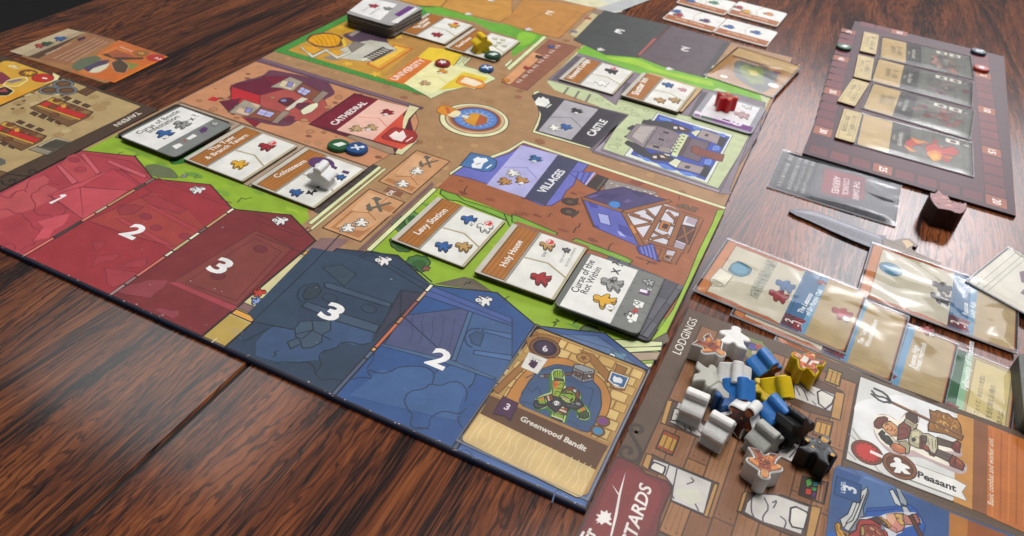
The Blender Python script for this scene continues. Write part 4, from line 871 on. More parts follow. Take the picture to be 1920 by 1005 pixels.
# --- round tokens
TOK = 'round coloured tokens'
def token(label, px, z, c, rot=0, sym='star', r=7.6):
    x, y = U(px[0], px[1], z+3)
    t = thing('round_token', label, 'token', (x, y, z), TOK)
    dk = slab('token_disc', [(x+r*math.cos(i*math.pi/12)*(1+.06*abs(math.sin(2*i*math.pi/12))), y+r*math.sin(i*math.pi/12)*(1+.06*abs(math.sin(2*i*math.pi/12)))) for i in range(24)], z, z+3, c, c, M_MEEP, t, .9)
    b = Art(t, z+3, M_MEEP); b.part('token_symbol')
    if sym == 'leaf': b.f('e6efe6', [(x-3.5, y-2.5), (x+2, y-3), (x+4.5, y+3), (x, y+3.5)], 'w')
    elif sym == 'cross': b.stroke([(x-3, y-3), (x+3.5, y+3)], 'e6ecf2', 1.3, False); b.stroke([(x-3, y+2.5), (x+3, y-2.5)], 'e6ecf2', 1.3, False); b.e('e6ecf2', (x+3, y+2.6), 1.6, 1.6, 0, 'w')
    else: b.star('f0ecec', (x, y), 2, 4.2, 5, 'w')
    b.flush(); return t
token('green round token with a white leaf, touching the blue one by the cathedral', (635, 270), BT, '1e5a34', sym='leaf')
token('blue round token with crossed white tools, beside the green one by the cathedral', (669, 276), BT, '1f4c86', sym='cross')
token('dark red round token with a white mark on the university panel', (830, 116), BT, '8a2226', r=6.6)
token('small blue round token on the road near the university corner', (912, 126), BT, '2a5288', sym='cross', r=6.2)
token('dark green token leaning at the foot of the yellow meeple', (924, 101), BT+TT, '1c4a38', sym='leaf', r=7.2)
# ------------------------------------------------------------------ sleeved cards
def dome(t, name, ctr, w, h, ang, z0, hgt, m, frame=None, mode=0):
    """loose film of a sleeve: a thin sheet that bulges and ripples over its card"""
    cx, cy = ctr; a = math.radians(ang); ca, sa = math.cos(a), math.sin(a); n1, n2 = 26, 34; V = []; F = []
    for j in range(n2+1):
        for i in range(n1+1):
            u, v = i/n1, j/n2; x, y = (u-.5)*w, (v-.5)*h
            e = min(u, 1-u)*n1/3; g = min(v, 1-v)*n2/3; k = min(1, e)*min(1, g)
            z = z0+k*hgt*(.5+.5*math.sin(4*u+1.5*math.sin(3*v+mode)+mode)*math.cos(2.5*v+2*u+mode))
            V.append((cx+ca*x-sa*y, cy+sa*x+ca*y, z))
    for j in range(n2):
        for i in range(n1): o = j*(n1+1)+i; F.append((o, o+1, o+n1+2, o+n1+1))
    return build(name, V, F, [col('ffffff')]*len(F), m, t, True)
def card(label, corners, ang, z, c, side='d8d4cc', m=None, grp='sleeved cards', w=63, h=88, xy=None, film=.25, mode=0, sl=True, name='sleeved_card'):
    t, a, L, (cx, cy, an) = plate(name, label, 'card', corners, w, h, ang, z, .35, 2.8, c, side, 'card_face', grp, xy=xy)
    if sl:
        slab('sleeve_back', rrect(cx, cy, w+3, h+3, .6, ang, 3), z-.06, z-.01, 'c9c9cc', 'c9c9cc', M_SLV, t, .01)
        sl_ = dome(t, 'sleeve', (cx, cy), w+3, h+3, ang, z+1.0, film, m or M_SLV, mode=mode)
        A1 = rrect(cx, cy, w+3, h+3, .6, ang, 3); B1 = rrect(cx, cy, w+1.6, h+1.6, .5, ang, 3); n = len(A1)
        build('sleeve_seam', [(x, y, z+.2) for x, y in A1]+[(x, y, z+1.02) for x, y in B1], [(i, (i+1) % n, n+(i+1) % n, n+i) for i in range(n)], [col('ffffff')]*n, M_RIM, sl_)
    return t, a, L
WOODL = 'bfa97e'
def grain(a, L, x0, y0, x1, y1, c, n=14, seed=1):
    r = random.Random(seed)
    for k in range(n):
        x = x0+(x1-x0)*(k+.5)/n; a.l(c, .28, [(x+r.uniform(-.8, .8), y0), (x+r.uniform(-1.5, 1.5), (y0*2+y1)/3), (x+r.uniform(-1.5, 1.5), (y0+2*y1)/3), (x+r.uniform(-.8, .8), y1)], L, sm=1)
# ---- the green bandit card
Z = (780, 520, .438)
t, a, L = card('sleeved monster card of a green bandit with a hammer on the front blue slot', '1005,615 1217,692 1098,938 862,822', -.6, BT+.35, 'c79c5a', film=.3)
a.part('stone_arch_print'); a.f('c29a54', '1,1 62,1 62,60 1,60', L)
r = random.Random(8)
for j in range(9):
    for i in range(7):
        x, y = 1+i*9.2+(j % 2)*4.5, 2+j*6.5; x1 = min(62, x+8.6)
        if x1-x > 2: a.f(r.choice(['e0bf78', 'd9b56c', 'd2ad64', 'e6c884']), [(x, y), (x1, y+r.uniform(-.3, .3)), (x1, y+6), (x, y+6)], L, o='9c7438', w=.35)
for pts in ('505,232 620,262 600,300 490,270', '470,262 520,245 560,380 520,420', '700,310 760,330 840,420 820,450', '860,370 905,390 850,480 830,470', '330,480 350,500 560,300 530,290'): a.f('a87638', pts, Z, o='6f4a22', w=.4)
a.f('c98c42', '380,520 430,440 500,370 560,345 640,345 740,390 810,450 838,520 820,590 740,690 700,665 400,545', Z, o='7a5226', w=.5, sm=1)
a.part('window_print'); a.f('46628c', '432,545 480,450 530,395 600,372 680,385 740,425 790,480 795,550 770,620 735,672', Z, o='2d3f5c', w=.5, sm=1)
for pts in ('450,500 470,470 500,490 520,470 540,500', '470,430 540,400 620,380 560,440', '560,395 640,385 700,420 640,440', '640,440 760,480 740,560', '450,530 560,560 700,640'): a.l('344a70', .5, pts, Z)
a.f('3f5880', '620,380 700,392 760,440 700,470 650,440', Z)
G = (980, 655, .14925); K_ = '1c1a18'
a.part('hammer_print'); a.f('7a5040', '215,322 700,287 704,318 222,358', G, o=K_, w=.35); a.f('8f9298', '208,322 268,318 272,356 216,360', G, o=K_, w=.3)
a.f('5e443c', '640,232 768,290 742,412 604,336', G, o=K_, w=.4); a.f('7b7d84', '612,312 756,375 742,414 604,338', G, o=K_, w=.25); a.f('7b7d84', '640,232 768,288 762,312 634,254', G)
a.f('6b5046', '768,290 898,280 886,388 742,414', G, o=K_, w=.35); a.f('8b8e95', '768,290 898,278 896,304 764,318', G, o=K_, w=.25); a.f('8b8e95', '748,386 890,362 886,390 742,416', G, o=K_, w=.25)
a.f('a2a5ab', '645,190 740,194 905,258 898,280 768,290 640,232', G, o=K_, w=.4)
a.f('d8d8da', '822,318 862,345 850,356 815,345', G, o=K_, w=.2)
for p in ((804, 280), (880, 278), (765, 392), (845, 378), (648, 262), (736, 352), (640, 320)): a.e('d5d5d8', p, .42, .42, 0, G, K_, .12, n=8)
a.f('b5764c', '680,296 712,290 706,322 686,320', G, o=K_, w=.25)
a.part('bandit_print')
a.f('3f7a34', '325,345 370,270 500,300 545,470 640,480 735,560 740,650 830,740 860,830 840,890 760,905 690,870 650,770 590,770 545,930 340,860 330,790 270,745 200,790 140,740 150,650 200,590 320,560 330,480', G)
a.f('cfe39a', '362,292 400,255 468,252 522,288 530,380 526,440 545,480 600,468 652,486 702,528 728,590 718,640 762,688 804,740 842,800 838,868 792,892 722,882 682,852 690,792 640,748 600,742 562,772 546,832 520,922 358,862 360,830 388,800 330,742 300,722 280,742 190,756 138,712 148,640 200,600 270,568 350,543 370,500 372,400', G)
a.f('a3b638', '380,398 512,384 522,450 492,520 456,604 368,582 380,480', G, o=K_, w=.35); a.f('d98432', '384,402 446,396 456,440 430,500 384,482', G); a.f('c9601e', '392,420 430,430 420,470 396,462', G)
for q in ('440,450 480,430 510,440', '430,500 470,490 500,500', '400,540 440,530 470,545', '392,570 420,550'): a.l('3f4a18', .3, q, G)
a.f('4a5436', '392,362 506,372 500,402 398,388', G, o=K_, w=.3)
a.f('a9c93e', '383,305 400,278 450,270 505,282 522,308 502,352 392,352', G, o=K_, w=.35)
for x in (410, 440, 470, 500): a.l('3f5a18', .35, [(x, 280), (x-6, 318), (x, 340)], G)
a.f('3a373d', '350,618 395,590 470,618 520,660 600,690 690,640 730,650 768,700 738,760 690,770 600,742 560,786 390,786 300,706 310,650', G, o=K_, w=.4)
a.f('8a4a34', '276,592 368,562 388,640 312,662', G, o=K_, w=.35); a.f('e6ddc4', '306,588 322,582 342,648 326,654', G); a.f('8a4a34', '488,716 572,742 545,832 426,782', G, o=K_, w=.35); a.f('e6ddc4', '470,752 552,782 546,800 458,770', G); a.f('e6ddc4', '494,722 520,730 514,746 490,738', G)
a.f('8fae34', '178,622 268,592 292,688 222,706 186,680', G, o=K_, w=.35); a.f('e08a2a', '208,618 250,604 266,650 230,650', G); a.f('34343a', '134,702 152,642 186,640 206,690 288,690 290,720 200,752 160,742', G, o=K_, w=.35); a.l('6b6b72', .3, '160,690 190,720 240,722', G)
a.f('9ab338', '668,772 770,716 806,768 716,822', G, o=K_, w=.35); a.f('e8862a', '722,746 764,728 782,768 742,786', G); a.f('44602f', '690,812 790,772 830,800 830,858 778,880 704,862', G, o=K_, w=.35)
for q in ('720,820 716,858', '752,816 756,868', '790,812 800,862'): a.l('1c2414', .35, q, G)
a.f('8fae34', '400,792 520,832 506,884 380,842', G, o=K_, w=.35); a.f('e6e2b8', '376,832 508,880 500,898 372,850', G); a.f('3a373d', '362,850 500,898 492,928 356,872', G, o=K_, w=.3)
a.f('5b3830', '636,600 700,580 716,640 660,690 620,680', G, o=K_, w=.3)
a.f('8f482c', '470,560 500,512 562,482 616,472 668,492 706,532 716,592 690,642 652,560 560,520', G, o=K_, w=.4)
a.f('94b838', '462,590 480,552 540,512 600,520 650,556 668,600 656,646 600,684 540,672 486,626', G, o=K_, w=.35)
a.f('5a7a22', '470,560 540,520 580,540 520,570', G); a.f('e8a82c', '545,530 578,528 586,548 560,552', G, o=K_, w=.25); a.f('e8d23c', '600,560 622,552 630,572 612,578', G, o=K_, w=.25); a.l(K_, .45, '520,550 560,560 600,556 640,580', G)
a.f('3a2420', '488,582 520,580 600,632 622,610 640,630 600,668 540,650 492,612', G); 
for k in range(6): a.f('efe6a0', [(496+k*17, 588+k*9), (510+k*17, 592+k*9), (506+k*17, 606+k*9), (492+k*17, 600+k*9)], G); a.f('efe6a0', [(502+k*15, 614+k*8), (514+k*15, 618+k*8), (512+k*15, 632+k*8), (498+k*15, 626+k*8)], G)
a.f('e9e8e0', '622,518 652,498 682,500 672,548 648,546', G, o=K_, w=.3); a.f('8f9298', '655,502 682,500 672,548', G)
a.e('8a8d94', (425, 680), 2.4, 2.0, 20, G, K_, .4); a.e('55585f', (425, 680), 1.9, 1.6, 20, G); a.f('eceae4', '392,660 430,648 462,672 452,704 430,700 420,714 400,700', G); a.e(K_, (412, 675), .35, .35, 0, G, n=7); a.e(K_, (440, 685), .35, .35, 0, G, n=7)
a.e('9498a0', (696, 688), 1.5, 1.2, 0, G, K_, .3); a.e('7b7f88', (632, 688), .9, .8, 0, G, K_, .25); a.l('6b6e74', .4, '560,700 620,720 680,730', G)
a.part('number_disc'); a.e('8a5a34', (552, 302), 8.2, 7.4, 0, Z, '4a2c1c', .5); a.e('2f1d33', (552, 302), 6.6, 5.9, 0, Z); a.e('4a2f4e', (550, 300), 4.8, 4.2, 0, Z); a.t('6', (541, 316), (564, 318), 'f2eef2', .03, frame=Z)
a.part('reward_note'); a.f('efece6', '482,320 565,352 520,415 448,385', Z, o='a89c84', w=.25); a.t('REWARD:', (495, 347), (540, 363), '8a8478', 0, frame=Z)
a.f('4d1f50', '480,372 492,360 485,352 495,356 500,350 506,360 512,352 514,364 524,362 518,376 505,392 492,386', Z)
a.part('village_badge'); a.f('a87638', '832,398 915,428 892,485 850,478 818,440', Z, o='6f4a22', w=.4); a.f('3a6aa2', '838,405 910,430 890,474 855,468 826,440', Z, o='efeadc', w=.5)
a.f('f2f4f4', '842,432 850,420 858,428 875,430 885,440 880,455 845,448', Z); a.l('f2f4f4', .8, '848,458 868,466', Z)
a.part('emblem'); a.e('b98a4a', (718, 345), 3.8, 3.4, 0, Z, '7a5226', .5); a.star('7a5226', (718, 345), 1, 2.4, 5, Z)
a.part('title_band'); a.f('6b4627', '318,503 822,722 768,826 274,583', Z); a.f('b98a4e', '322,495 828,712 822,724 316,506', Z)
a.t('Greenwood Bandit', (443, 611), (724, 746), 'f2ece0', .03, frame=Z)
a.part('level_ribbon'); a.f('52264f', '372,511 438,540 404,615 382,595 330,585', Z, o='2f142e', w=.4); a.t('3', (374, 563), (393, 571), 'f0e6ee', .03, frame=Z)
a.part('gem'); a.e('8a5a2c', (800, 616), 3.4, 3.2, 0, Z, '5a3818', .4); a.e('8a4a96', (800, 616), 2.4, 2.2, 0, Z)
a.part('gem'); a.e('8a5a2c', (778, 658), 3.4, 3.2, 0, Z, '5a3818', .4); a.e('4a9cc8', (778, 658), 2.4, 2.2, 0, Z)
a.part('wood_band'); a.f('e2c68c', '274,583 768,824 712,935 700,942 685,940 210,705 200,697 202,685', Z); grain(a, L, 2, 71, 61, 86.5, 'f0deb2', 17, 3)
# ---- far blurred monster card
t, a, L = card('blurred sleeved monster card on the far right corner of the board', '1332,147 1375,82 1497,122 1452,188', 172, BT+.35, 'b98a4c', film=.3)
a.part('window_print'); a.f('a87838', '5,5 58,5 58,45 5,45', L, sm=1); a.f('5f6560', '1660,560 1670,470 1700,450 1920,520 2000,560 1960,640 1880,700 1760,640', '20', sm=1)
a.part('bandit_print'); a.f('7c8f3c', '1700,500 1760,480 1800,510 1850,500 1900,540 1880,580 1900,640 1840,620 1790,640 1770,590 1720,560', '20', sm=1); a.f('c9b93c', '1760,520 1830,530 1860,560 1800,570', '20')
a.part('title_band'); a.f('7a4f30', '1660,405 1930,500 1920,520 1650,425', '20'); a.t('Swamp Bandit', (1850, 490), (1690, 435), 'e8dccc', .02, frame='20')
a.part('wood_band'); a.f('d6b887', '1,66 62,66 62,87 1,87', L)
a.part('number_disc'); a.e('e8e2d0', (1590, 573), 4.5, 4, 0, '20', '5a3a28', .6); a.e('e8e6e4', (1960, 640), 5, 5, 0, '20'); a.e('6a3a78', (1990, 545), 4, 3, 0, '20')
# ---- quest cards by the lodgings mat (top of the page to the left)
QG = 'sleeved quest cards in the overlapping row'
PAR = 'd0c9b4'
def quest(label, corners, ang, z, ribbon, nums, title, frame, xy=None, mode=0, m=None, film=.8, green=False, cgrain='d6c6a0'):
    t, a, L = card(label, corners, ang, z, 'b5602a', grp=QG, xy=xy, mode=mode, m=m or M_SLW, film=film*.5)
    a.part('parchment_print'); r = random.Random(mode+3)
    p = [(3, 6)]+[(60, 6+0)]+[(60+r.uniform(-.6, .6), 6+k*4.2) for k in range(1, 11)]+[(62, 51.5), (1, 51.5)]+[(3+r.uniform(-.6, .6), 48-k*4.2) for k in range(1, 10)]
    a.f(PAR, p, L, o='8a6a44', w=.35)
    a.f('c98040', '.6,3 1.6,1.4 3,.6 60,.6 61.4,1.4 62.4,3 62.4,5.5 .6,5.5', L)
    a.part('title_band'); b1, b2 = ('3f7099', '2c5578') if not green else ('2f6642', '1f4a30')
    a.f(b1, '.5,51 62.5,51 62.5,65.5 .5,65.5', L); a.l(b2, .35, '.5,53.2 62.5,53.2', L); a.l(b2, .35, '.5,61.5 62.5,61.5', L); a.f('6fa3c8' if not green else '9cc8a4', '.5,61.8 62.5,61.8 62.5,65.5 .5,65.5', L)
    a.part('level_ribbon'); a.f('5d1c2c', '2,51.2 13.5,51.2 13.5,58 2,58', L); a.f('8a1e2c', '2,58 13.5,58 13.5,63.8 7.8,61.6 2,63.8', L)
    a.t(nums[0], (6, 57.2), (9.2, 57.2), 'efe2da', .03, frame=L); a.t(nums[1], (5.5, 62), (9.6, 62), 'efe2da', .03, frame=L)
    a.part('wood_band'); a.f(WOODL, '.6,65.5 62.4,65.5 62.4,84.5 61.2,86.8 59,87.4 4,87.4 1.8,86.8 .6,84.5', L); grain(a, L, 3, 66, 60, 87, 'b09a6e', 14, mode)
    a.part('card_title')
    for s, p0, p1 in title: a.t(s, p0, p1, 'f4f6f6', .025, frame=frame, shear=.15)
    return t, a, L
t, a, L = quest('sleeved green banded card with Japanese text, rightmost lower card of the quest row', None, 83, .1, 0, (' ', '-1'), [('Fellowship of Freedom', (1500, 925), (1545, 560))], '32', xy=(105.5, 380.5), mode=4, green=True)
a.part('rules_text'); a.f('d9c890', '3,67 60,67 60,86 3,86', L, o='8a8464', w=.3)
for s, v in (('ドローフェイズ：あなたの食堂に', 73), ('★ 1つを含む異なる3種の', 79), ('☆ があれば、', 84.5)): a.t(s, (5, v), (5+2.9*len(s), v), '3a362c', .0, frame=L)
t, a, L = quest('sleeved Rescue High Priest Hemlock quest card, third in the overlapping row', None, 83, .9, 0, ('2', '-1'), [('Rescue High', (1096, 755), (1130, 588)), ('Priest Hemlock', (1135, 778), (1190, 568))], '32', xy=(73.5, 386.5), mode=3)
a.part('meeple_symbol'); a.meeple('a32a34', (1190, 470), 175, 8, '32', '5a181c', badge='+')
t, a, L = quest('sleeved Tales of Wooden Soldiers quest card with the number 4 ribbon, second in the row', None, 84, 1.7, 0, ('4', '-1'), [('The Tales of', (708, 577), (755, 425)), ('Wooden Soldiers', (758, 598), (825, 395))], '32', xy=(46.0, 395.0), mode=2)
t, a, L = quest('sleeved Lessons of Sir Purple Oak quest card with a blue seal, nearest the board', '1298,542 1375,452 1624,546 1578,664', 84, 2.6, 0, ('2', '-1'), [('The Lessons', (258, 345), (338, 200)), ('of Sir Purple Oak', (310, 362), (412, 170))], '32', mode=1)
a.part('seal_print'); a.f('3f7f9c', '1620,20 1650,-30 1700,-50 1760,-20 1800,10 1780,50 1720,70 1670,55', '22', o='2c5468', w=.4, sm=1); a.e('5fa0b8', (1705, 8), 5, 5, 0, '22')
a.part('scroll_print'); a.f('e9e4d2', '1480,90 1560,0 1660,60 1590,145 1500,140', '22', o='8a8068', w=.4); a.f('b8b09a', '1480,90 1520,85 1590,125 1580,145 1500,130', '22', o='6a6250', w=.3, sm=1)
a.part('rules_text'); a.f('b9b9a6', '1775,195 1930,-60 1990,-25 1840,250', '22')
a.t('レベル2以上のモンスター', (1800, 215), (1960, -75), '3a3a34', 0, frame='22'); a.t('1体を以下を用いて襲う', (1838, 232), (1990, -40), '3a3a34', 0, frame='22')
a.part('meeple_symbol'); a.meeple('a32a34', (75, 205), 165, 11, '32', '6a181c'); a.part('meeple_symbol'); a.meeple('3f6ca2', (125, 130), 165, 11, '32', '24406a')
a.part('meeple_symbol'); a.meeple('b02a34', (550, 340), 165, 11, '32', '6a181c', badge='-'); a.part('meeple_symbol'); a.meeple('b05058', (400, 110), 165, 5, '32', '6a181c', badge='+')
t, a, L = quest('sleeved Rescue Lady Ash quest card under bright glare with two black figures', '1617,545 1640,452 1905,560 1899,662', 86, 2.2, 0, ('2', '-1'), [('Rescue', (1502, 362), (1500, 268)), ('Lady Ash', (1548, 378), (1560, 265))], '32', mode=7, film=2.2, m=M_CRM)
a.part('seal_print'); a.e('4a88a8', (920, 10), 7, 7, 0, '32', '2c5468', .4)
a.part('meeple_symbol'); a.meeple('4a4648', (1300, 140), 165, 11, '32', '222222'); a.part('meeple_symbol'); a.meeple('4a4648', (1290, 225), 165, 11, '32', '222222')
# ---- the blank white card at the right edge
t, a, L = card('cream sleeved card with a purple mark, propped at the right edge above Rescue Lady Ash', None, 65, 4.4, 'dbd7c8', xy=(180.0, 487.0), mode=5, film=.7, grp=None)
a.part('border_line'); a.l('8a8474', .3, '1,5 62,5', L); a.l('8a8474', .3, '1,9 62,9', L); a.l('8a8474', .3, '1,12 62,12', L)
a.part('purple_symbol'); a.f('5d2a4a', '1885,30 1940,20 1960,120 1900,110', '32'); a.f('5d2a4a', '1890,190 1940,140 1950,220', '32')
# ---- deck of dark cards, right edge
t = thing('card_stack', 'dark grey deck standing at the right edge below the cream card', 'card stack', (128, 400, 0))
x_, y_ = U(1905, 655, 10); x_ += 26; y_ -= 30
for k in range(5): slab('stack_card', rrect(x_, y_, 50, 57, 4, 0), .2+k*2, .2+k*2+1.8, '6a6d68', '4c4e4b', M_GREY, t, .3)
# ---- the dark council card
t, a, L = card('sleeved dark grey card with a red Dark Council banner between sword and score board', '1441,352 1468,281 1687,345 1680,424', -91, .1, '4c4d52', mode=6, film=.9, m=M_SLW, grp=None)
a.part('stone_print')
for j in range(8):
    for i in range(6): a.f(['54555b', '4c4d53', '5a5b60'][(i+j) % 3], [(2+i*10+(j % 2)*4, 3+j*8), (11+i*10+(j % 2)*0, 3+j*8), (11+i*10, 10+j*8), (2+i*10+(j % 2)*4, 10+j*8)], L, o='3c3d42', w=.3)
a.part('red_banner'); a.f('8f2a33', '395,440 425,255 730,330 720,490 560,480', '31', o='5c161d', w=.3); a.f('7a2230', '600,330 720,345 705,480 600,440', '31')
for s, p0, p1 in (('THE DARK', (645, 350), (635, 492)), ('COUNCIL', (570, 330), (558, 455)), ('ARRIVES', (495, 312), (475, 440))): a.t(s, p0, p1, 'e8d6d6', .02, frame='31')
a.part('text_box'); a.f('2c2d31', '.8,60 62.2,60 62.2,86.5 .8,86.5', L)
for s, v in (('準備：バリスタをゲームから除外', 66), ('最初：すべてのプレイヤーは☆', 71), ('新たに闇の評議会を出す場', 76), ('効果：敵対的な者となる', 83)): a.t(s, (4, v), (58, v), 'c9c9c4', 0, frame=L, cap=2.6)
# ---- orange character cards, far left
t, a, L = card('sleeved orange tavern card of a green sorceress with a red badge, near the table edge', '10,103 137,52 333,107 221,163', 92+90, .1, 'b98550', grp=None, film=.4, w=63, h=88) if 0 else plate('sleeved_card', 'sleeved orange character card of a crouching green figure, near the far table edge', 'card', '10,103 137,52 333,107 221,163', 88, 63, 182, .1, .35, 2.8, 'b5824e', 'd0c8b8', 'card_face', None)[:3]
dome(t, 'sleeve', tuple(1000*v for v in t.location[:2]), 92, 66, 182, 1.1, .4, M_SLV)
a.part('picture_print'); a.f('d9772a', '530,540 890,300 1260,425 860,620', '00', sm=0); a.f('e08a3a', '560,530 700,430 900,330 1000,360 820,480 640,560', '00')
a.f('b5623c', '800,400 870,370 1010,420 960,450 880,440', '00')
a.f('d8772c', '860,330 1010,360 990,390 880,360', '00'); a.t('Sorceress', (1000, 382), (905, 348), 'f2dcc8', .02, frame='00')
a.f('6e7a5c', '530,500 600,440 720,415 770,440 700,480 580,540', '00', sm=1); a.f('5b4a6a', '620,510 760,450 830,450 780,500 660,540', '00', sm=1); a.f('e6e2c8', '660,545 700,510 830,470 800,510 740,545', '00', sm=1)
a.f('8a9a3c', '890,440 960,470 1050,480 980,525 940,500', '00', sm=1); a.f('5b4630', '830,470 900,440 970,490 940,550 860,540', '00', o='d9a080', w=.5, sm=1); a.f('4a3a2a', '760,410 800,400 850,430 1080,430 1070,445 880,450', '00')
a.part('red_badge'); a.e('c23528', (1165, 433), 7.5, 6.5, 0, '00'); a.t('2', (1180, 428), (1155, 440), 'f2e0d8', .03, frame='00'); a.part('gold_badge'); a.e('a8703a', (1058, 400), 7, 6, 0, '00'); a.meeple('d9a23c', (1058, 400), 180, 7, '00', '7a4a20')
a.part('title_band'); a.f('5b3a20', '190,425 560,225 640,245 290,440', '00'); a.t('Dark Sorceress', (530, 322), (335, 405), 'e8d8c0', .02, frame='00')
a.part('rules_text'); a.f('a9744c', '300,440 680,250 860,300 500,485', '00')
for k in range(4): a.l('d0b49a', .7, [(400+k*45, 440+k*9), (720+k*30, 285+k*9)], '00')
a.part('wood_band'); a.f('c2ae8c', '70,385 510,215 640,245 210,425', '00'); a.meeple('3a64a0', (450, 288), 190, 9, '00', '22406a'); a.meeple('b04038', (300, 340), 190, 8, '00', '6a1c18'); a.meeple('2c5a38', (350, 325), 190, 8, '00', '1a3020')
a.part('ribbon'); a.f('4a2348', '575,290 640,270 640,290 590,310', '00')
# ---- location tiles on the table, far right
for k, (c_, ang, ic, lab) in enumerate((('1243,31 1268,8 1350,37 1335,56', -184, [('l', (1240, 85), BL), ('l', (1255, 112), RD), ('r', (1455, 155), PU)], 'blurred tile on the table with a purple figure at its right, nearest the board'),
        ('1338,58 1360,30 1453,57 1433,84', -184, [('l', (1635, 200), BL), ('r', (1835, 243), BL)], 'blurred tile on the table with two blue figures, front right of the four'),
        ('1368,27 1378,0 1467,12 1463,45', -184, [('l', (1705, 55), RD), ('l', (1760, 85), YE), ('r', (1930, 105), 'd98a3a')], 'blurred tile on the table with red and yellow figures, rear right of the four'),
        ('1265,-5 1290,-25 1385,-5 1355,22', -184, [('r', (1520, 20), '3a8a5a'), ('l', (1345, 5), BL)], 'blurred tile on the table with a green figure, rear left of the four'))):
    xy = [(-142, 830), (-85.5, 827), (-86, 893), (-143, 889)][k]
    t, a, L, q = plate('building_tile', lab, 'game tile', None, 56, 50.5, 176, 0, TT, 3, 'eceae6', 'c9b89c', group='tiles laid on the table beyond the board', xy=xy)
    a.part('title_banner'); a.f('a8612c', '1,2 55,2 55,17 1,17', L); a.t('Tavern Stand', (12, 13), (44, 13), 'e8c8a8', .02, frame=L)
    a.part('icon_panel'); a.f('eae8e4', '1,18.5 55,18.5 55,49.5 1,49.5', L); a.l('c9c0ac', .8, '27,18.5 31,34 27,49.5', L)
    for _, p, c in ic: icon(a, c, p, '20', size=11, up=80)
# ---- papers beyond the board
t = thing('rule_sheet', 'white printed paper sheet lying beyond the far edge of the board', 'paper', (-250, 830, 0))
slab('sheet', [U(845, -30, 1), U(1080, 30, 1), U(1165, 22, 1), U(1270, -90, 1), U(1000, -110, 1)], .1, .9, 'd6d6cc', 'bdbdb0', M_CARD, t)
a = Art(t, .9, M_CARD); a.part('print_area'); a.f('dcd8b4', '1000,0 1090,-10 1150,10 1100,22', 'p'); a.f('b9bcbc', '1085,27 1110,18 1200,-10 1230,-5 1165,20', 'p')
# ------------------------------------------------------------------ score board
SZ = 2.4
c0 = [U(1505, 287, SZ), U(1900, 403, SZ), U(1860, 98, SZ), U(1577, 34, SZ)]
t = thing('score_board', 'maroon brick score track board holding four hero cards and round markers', 'score board', (c0[0][0], c0[0][1], 0))
X0, X1, Y0, Y1 = c0[0][0], c0[0][0]+155, c0[0][1], c0[0][1]+352
RB = Matrix.Translation((X0, Y0, 0)) @ Matrix.Rotation(math.radians(-1.2), 4, 'Z')
def rb(x, y): v = RB @ Vector((x, y, 0)); return (v.x, v.y)
slab('score_slab', [rb(0, 0), rb(155, 0), rb(155, 352), rb(0, 352)], 0, SZ, '4c2833', '1c1016', M_BOARD, t, .3)
a = Art(t, SZ, M_BOARD); a.part('board_print'); a.f('44242f', [rb(1, 1), rb(154, 1), rb(154, 351), rb(1, 351)], 'w')
a.f('4e2833', [rb(20, 24), rb(134, 24), rb(134, 330), rb(20, 330)], 'w')
def trk(p0, p1, n, nm, side, frm='31'):
    """n+1 spaces from p0 to p1 (mm), the first carries a number"""
    for k in range(n):
        x, y = p0[0]+(p1[0]-p0[0])*k/n, p0[1]+(p1[1]-p0[1])*k/n
        w2, h2 = (7.6, abs(p1[1]-p0[1])/n*.45) if side else (abs(p1[0]-p0[0])/n*.45, 7.2)
        a.part('track_space'); a.f('a0563a' if (k == 0 and nm) else random.choice(['6b2a30', '722e33', '652a33']), [(x-w2, y-h2), (x+w2, y-h2), (x+w2, y+h2), (x-w2, y+h2)], 'w', o='33191f', w=.5)
        if k == 0 and nm:
            a.part('track_number'); wd = 8.2 if len(nm) > 1 else 4.5; a.t(nm, (x-2.4, y+wd/2), (x-2.4, y-wd/2), 'f0e4e0', .03, frame='w', cap=6)
P = {k: U(x, y, SZ) for k, (x, y) in {'20': (1868, 378), '15': (1859, 284), '10': (1850, 207), '5': (1843, 141), '30': (1543, 246), '35': (1561, 172), '40': (1577, 110), '45': (1591, 59), '25': (1655, 317), '50': (1686, 61)}.items()}
trk(P['20'], P['15'], 5, '20', 1); trk(P['15'], P['10'], 5, '15', 1); trk(P['10'], P['5'], 5, '10', 1); d5 = (P['5'][0]+(P['5'][0]-P['10'][0])*.8, P['5'][1]+(P['5'][1]-P['10'][1])*.8); trk(P['5'], d5, 4, '5', 1)
trk(P['30'], P['35'], 5, '30', 1); trk(P['35'], P['40'], 5, '35', 1); trk(P['40'], P['45'], 5, '40', 1); trk(P['45'], (P['45'][0], P['45'][1]+13), 1, '45', 1)
trk(P['25'], P['20'], 5, '25', 0); d_ = (P['20'][0]-P['25'][0])/5; trk((P['25'][0]-d_, P['25'][1]), (P['25'][0]-4*d_, P['25'][1]+.5), 3, None, 0)
trk(P['50'], (P['50'][0]+19, P['50'][1]-.4), 1, '50', 0); trk((P['50'][0]-17, P['50'][1]), (P['50'][0]-51, P['50'][1]+1), 2, None, 0)
token('green round marker with a white leaf on the left column of the score board', (1583, 86), SZ, '1e4f38', sym='leaf', r=7.5)
token('dark blue round marker at the far right corner of the score board', (1836, 95), SZ, '22384e', sym='cross', r=7.5)
token('red round marker on the score track just beyond number 5', (1841, 126), SZ, 'a33422', r=7.5)
HG = 'hero cards lying sideways on the score board'
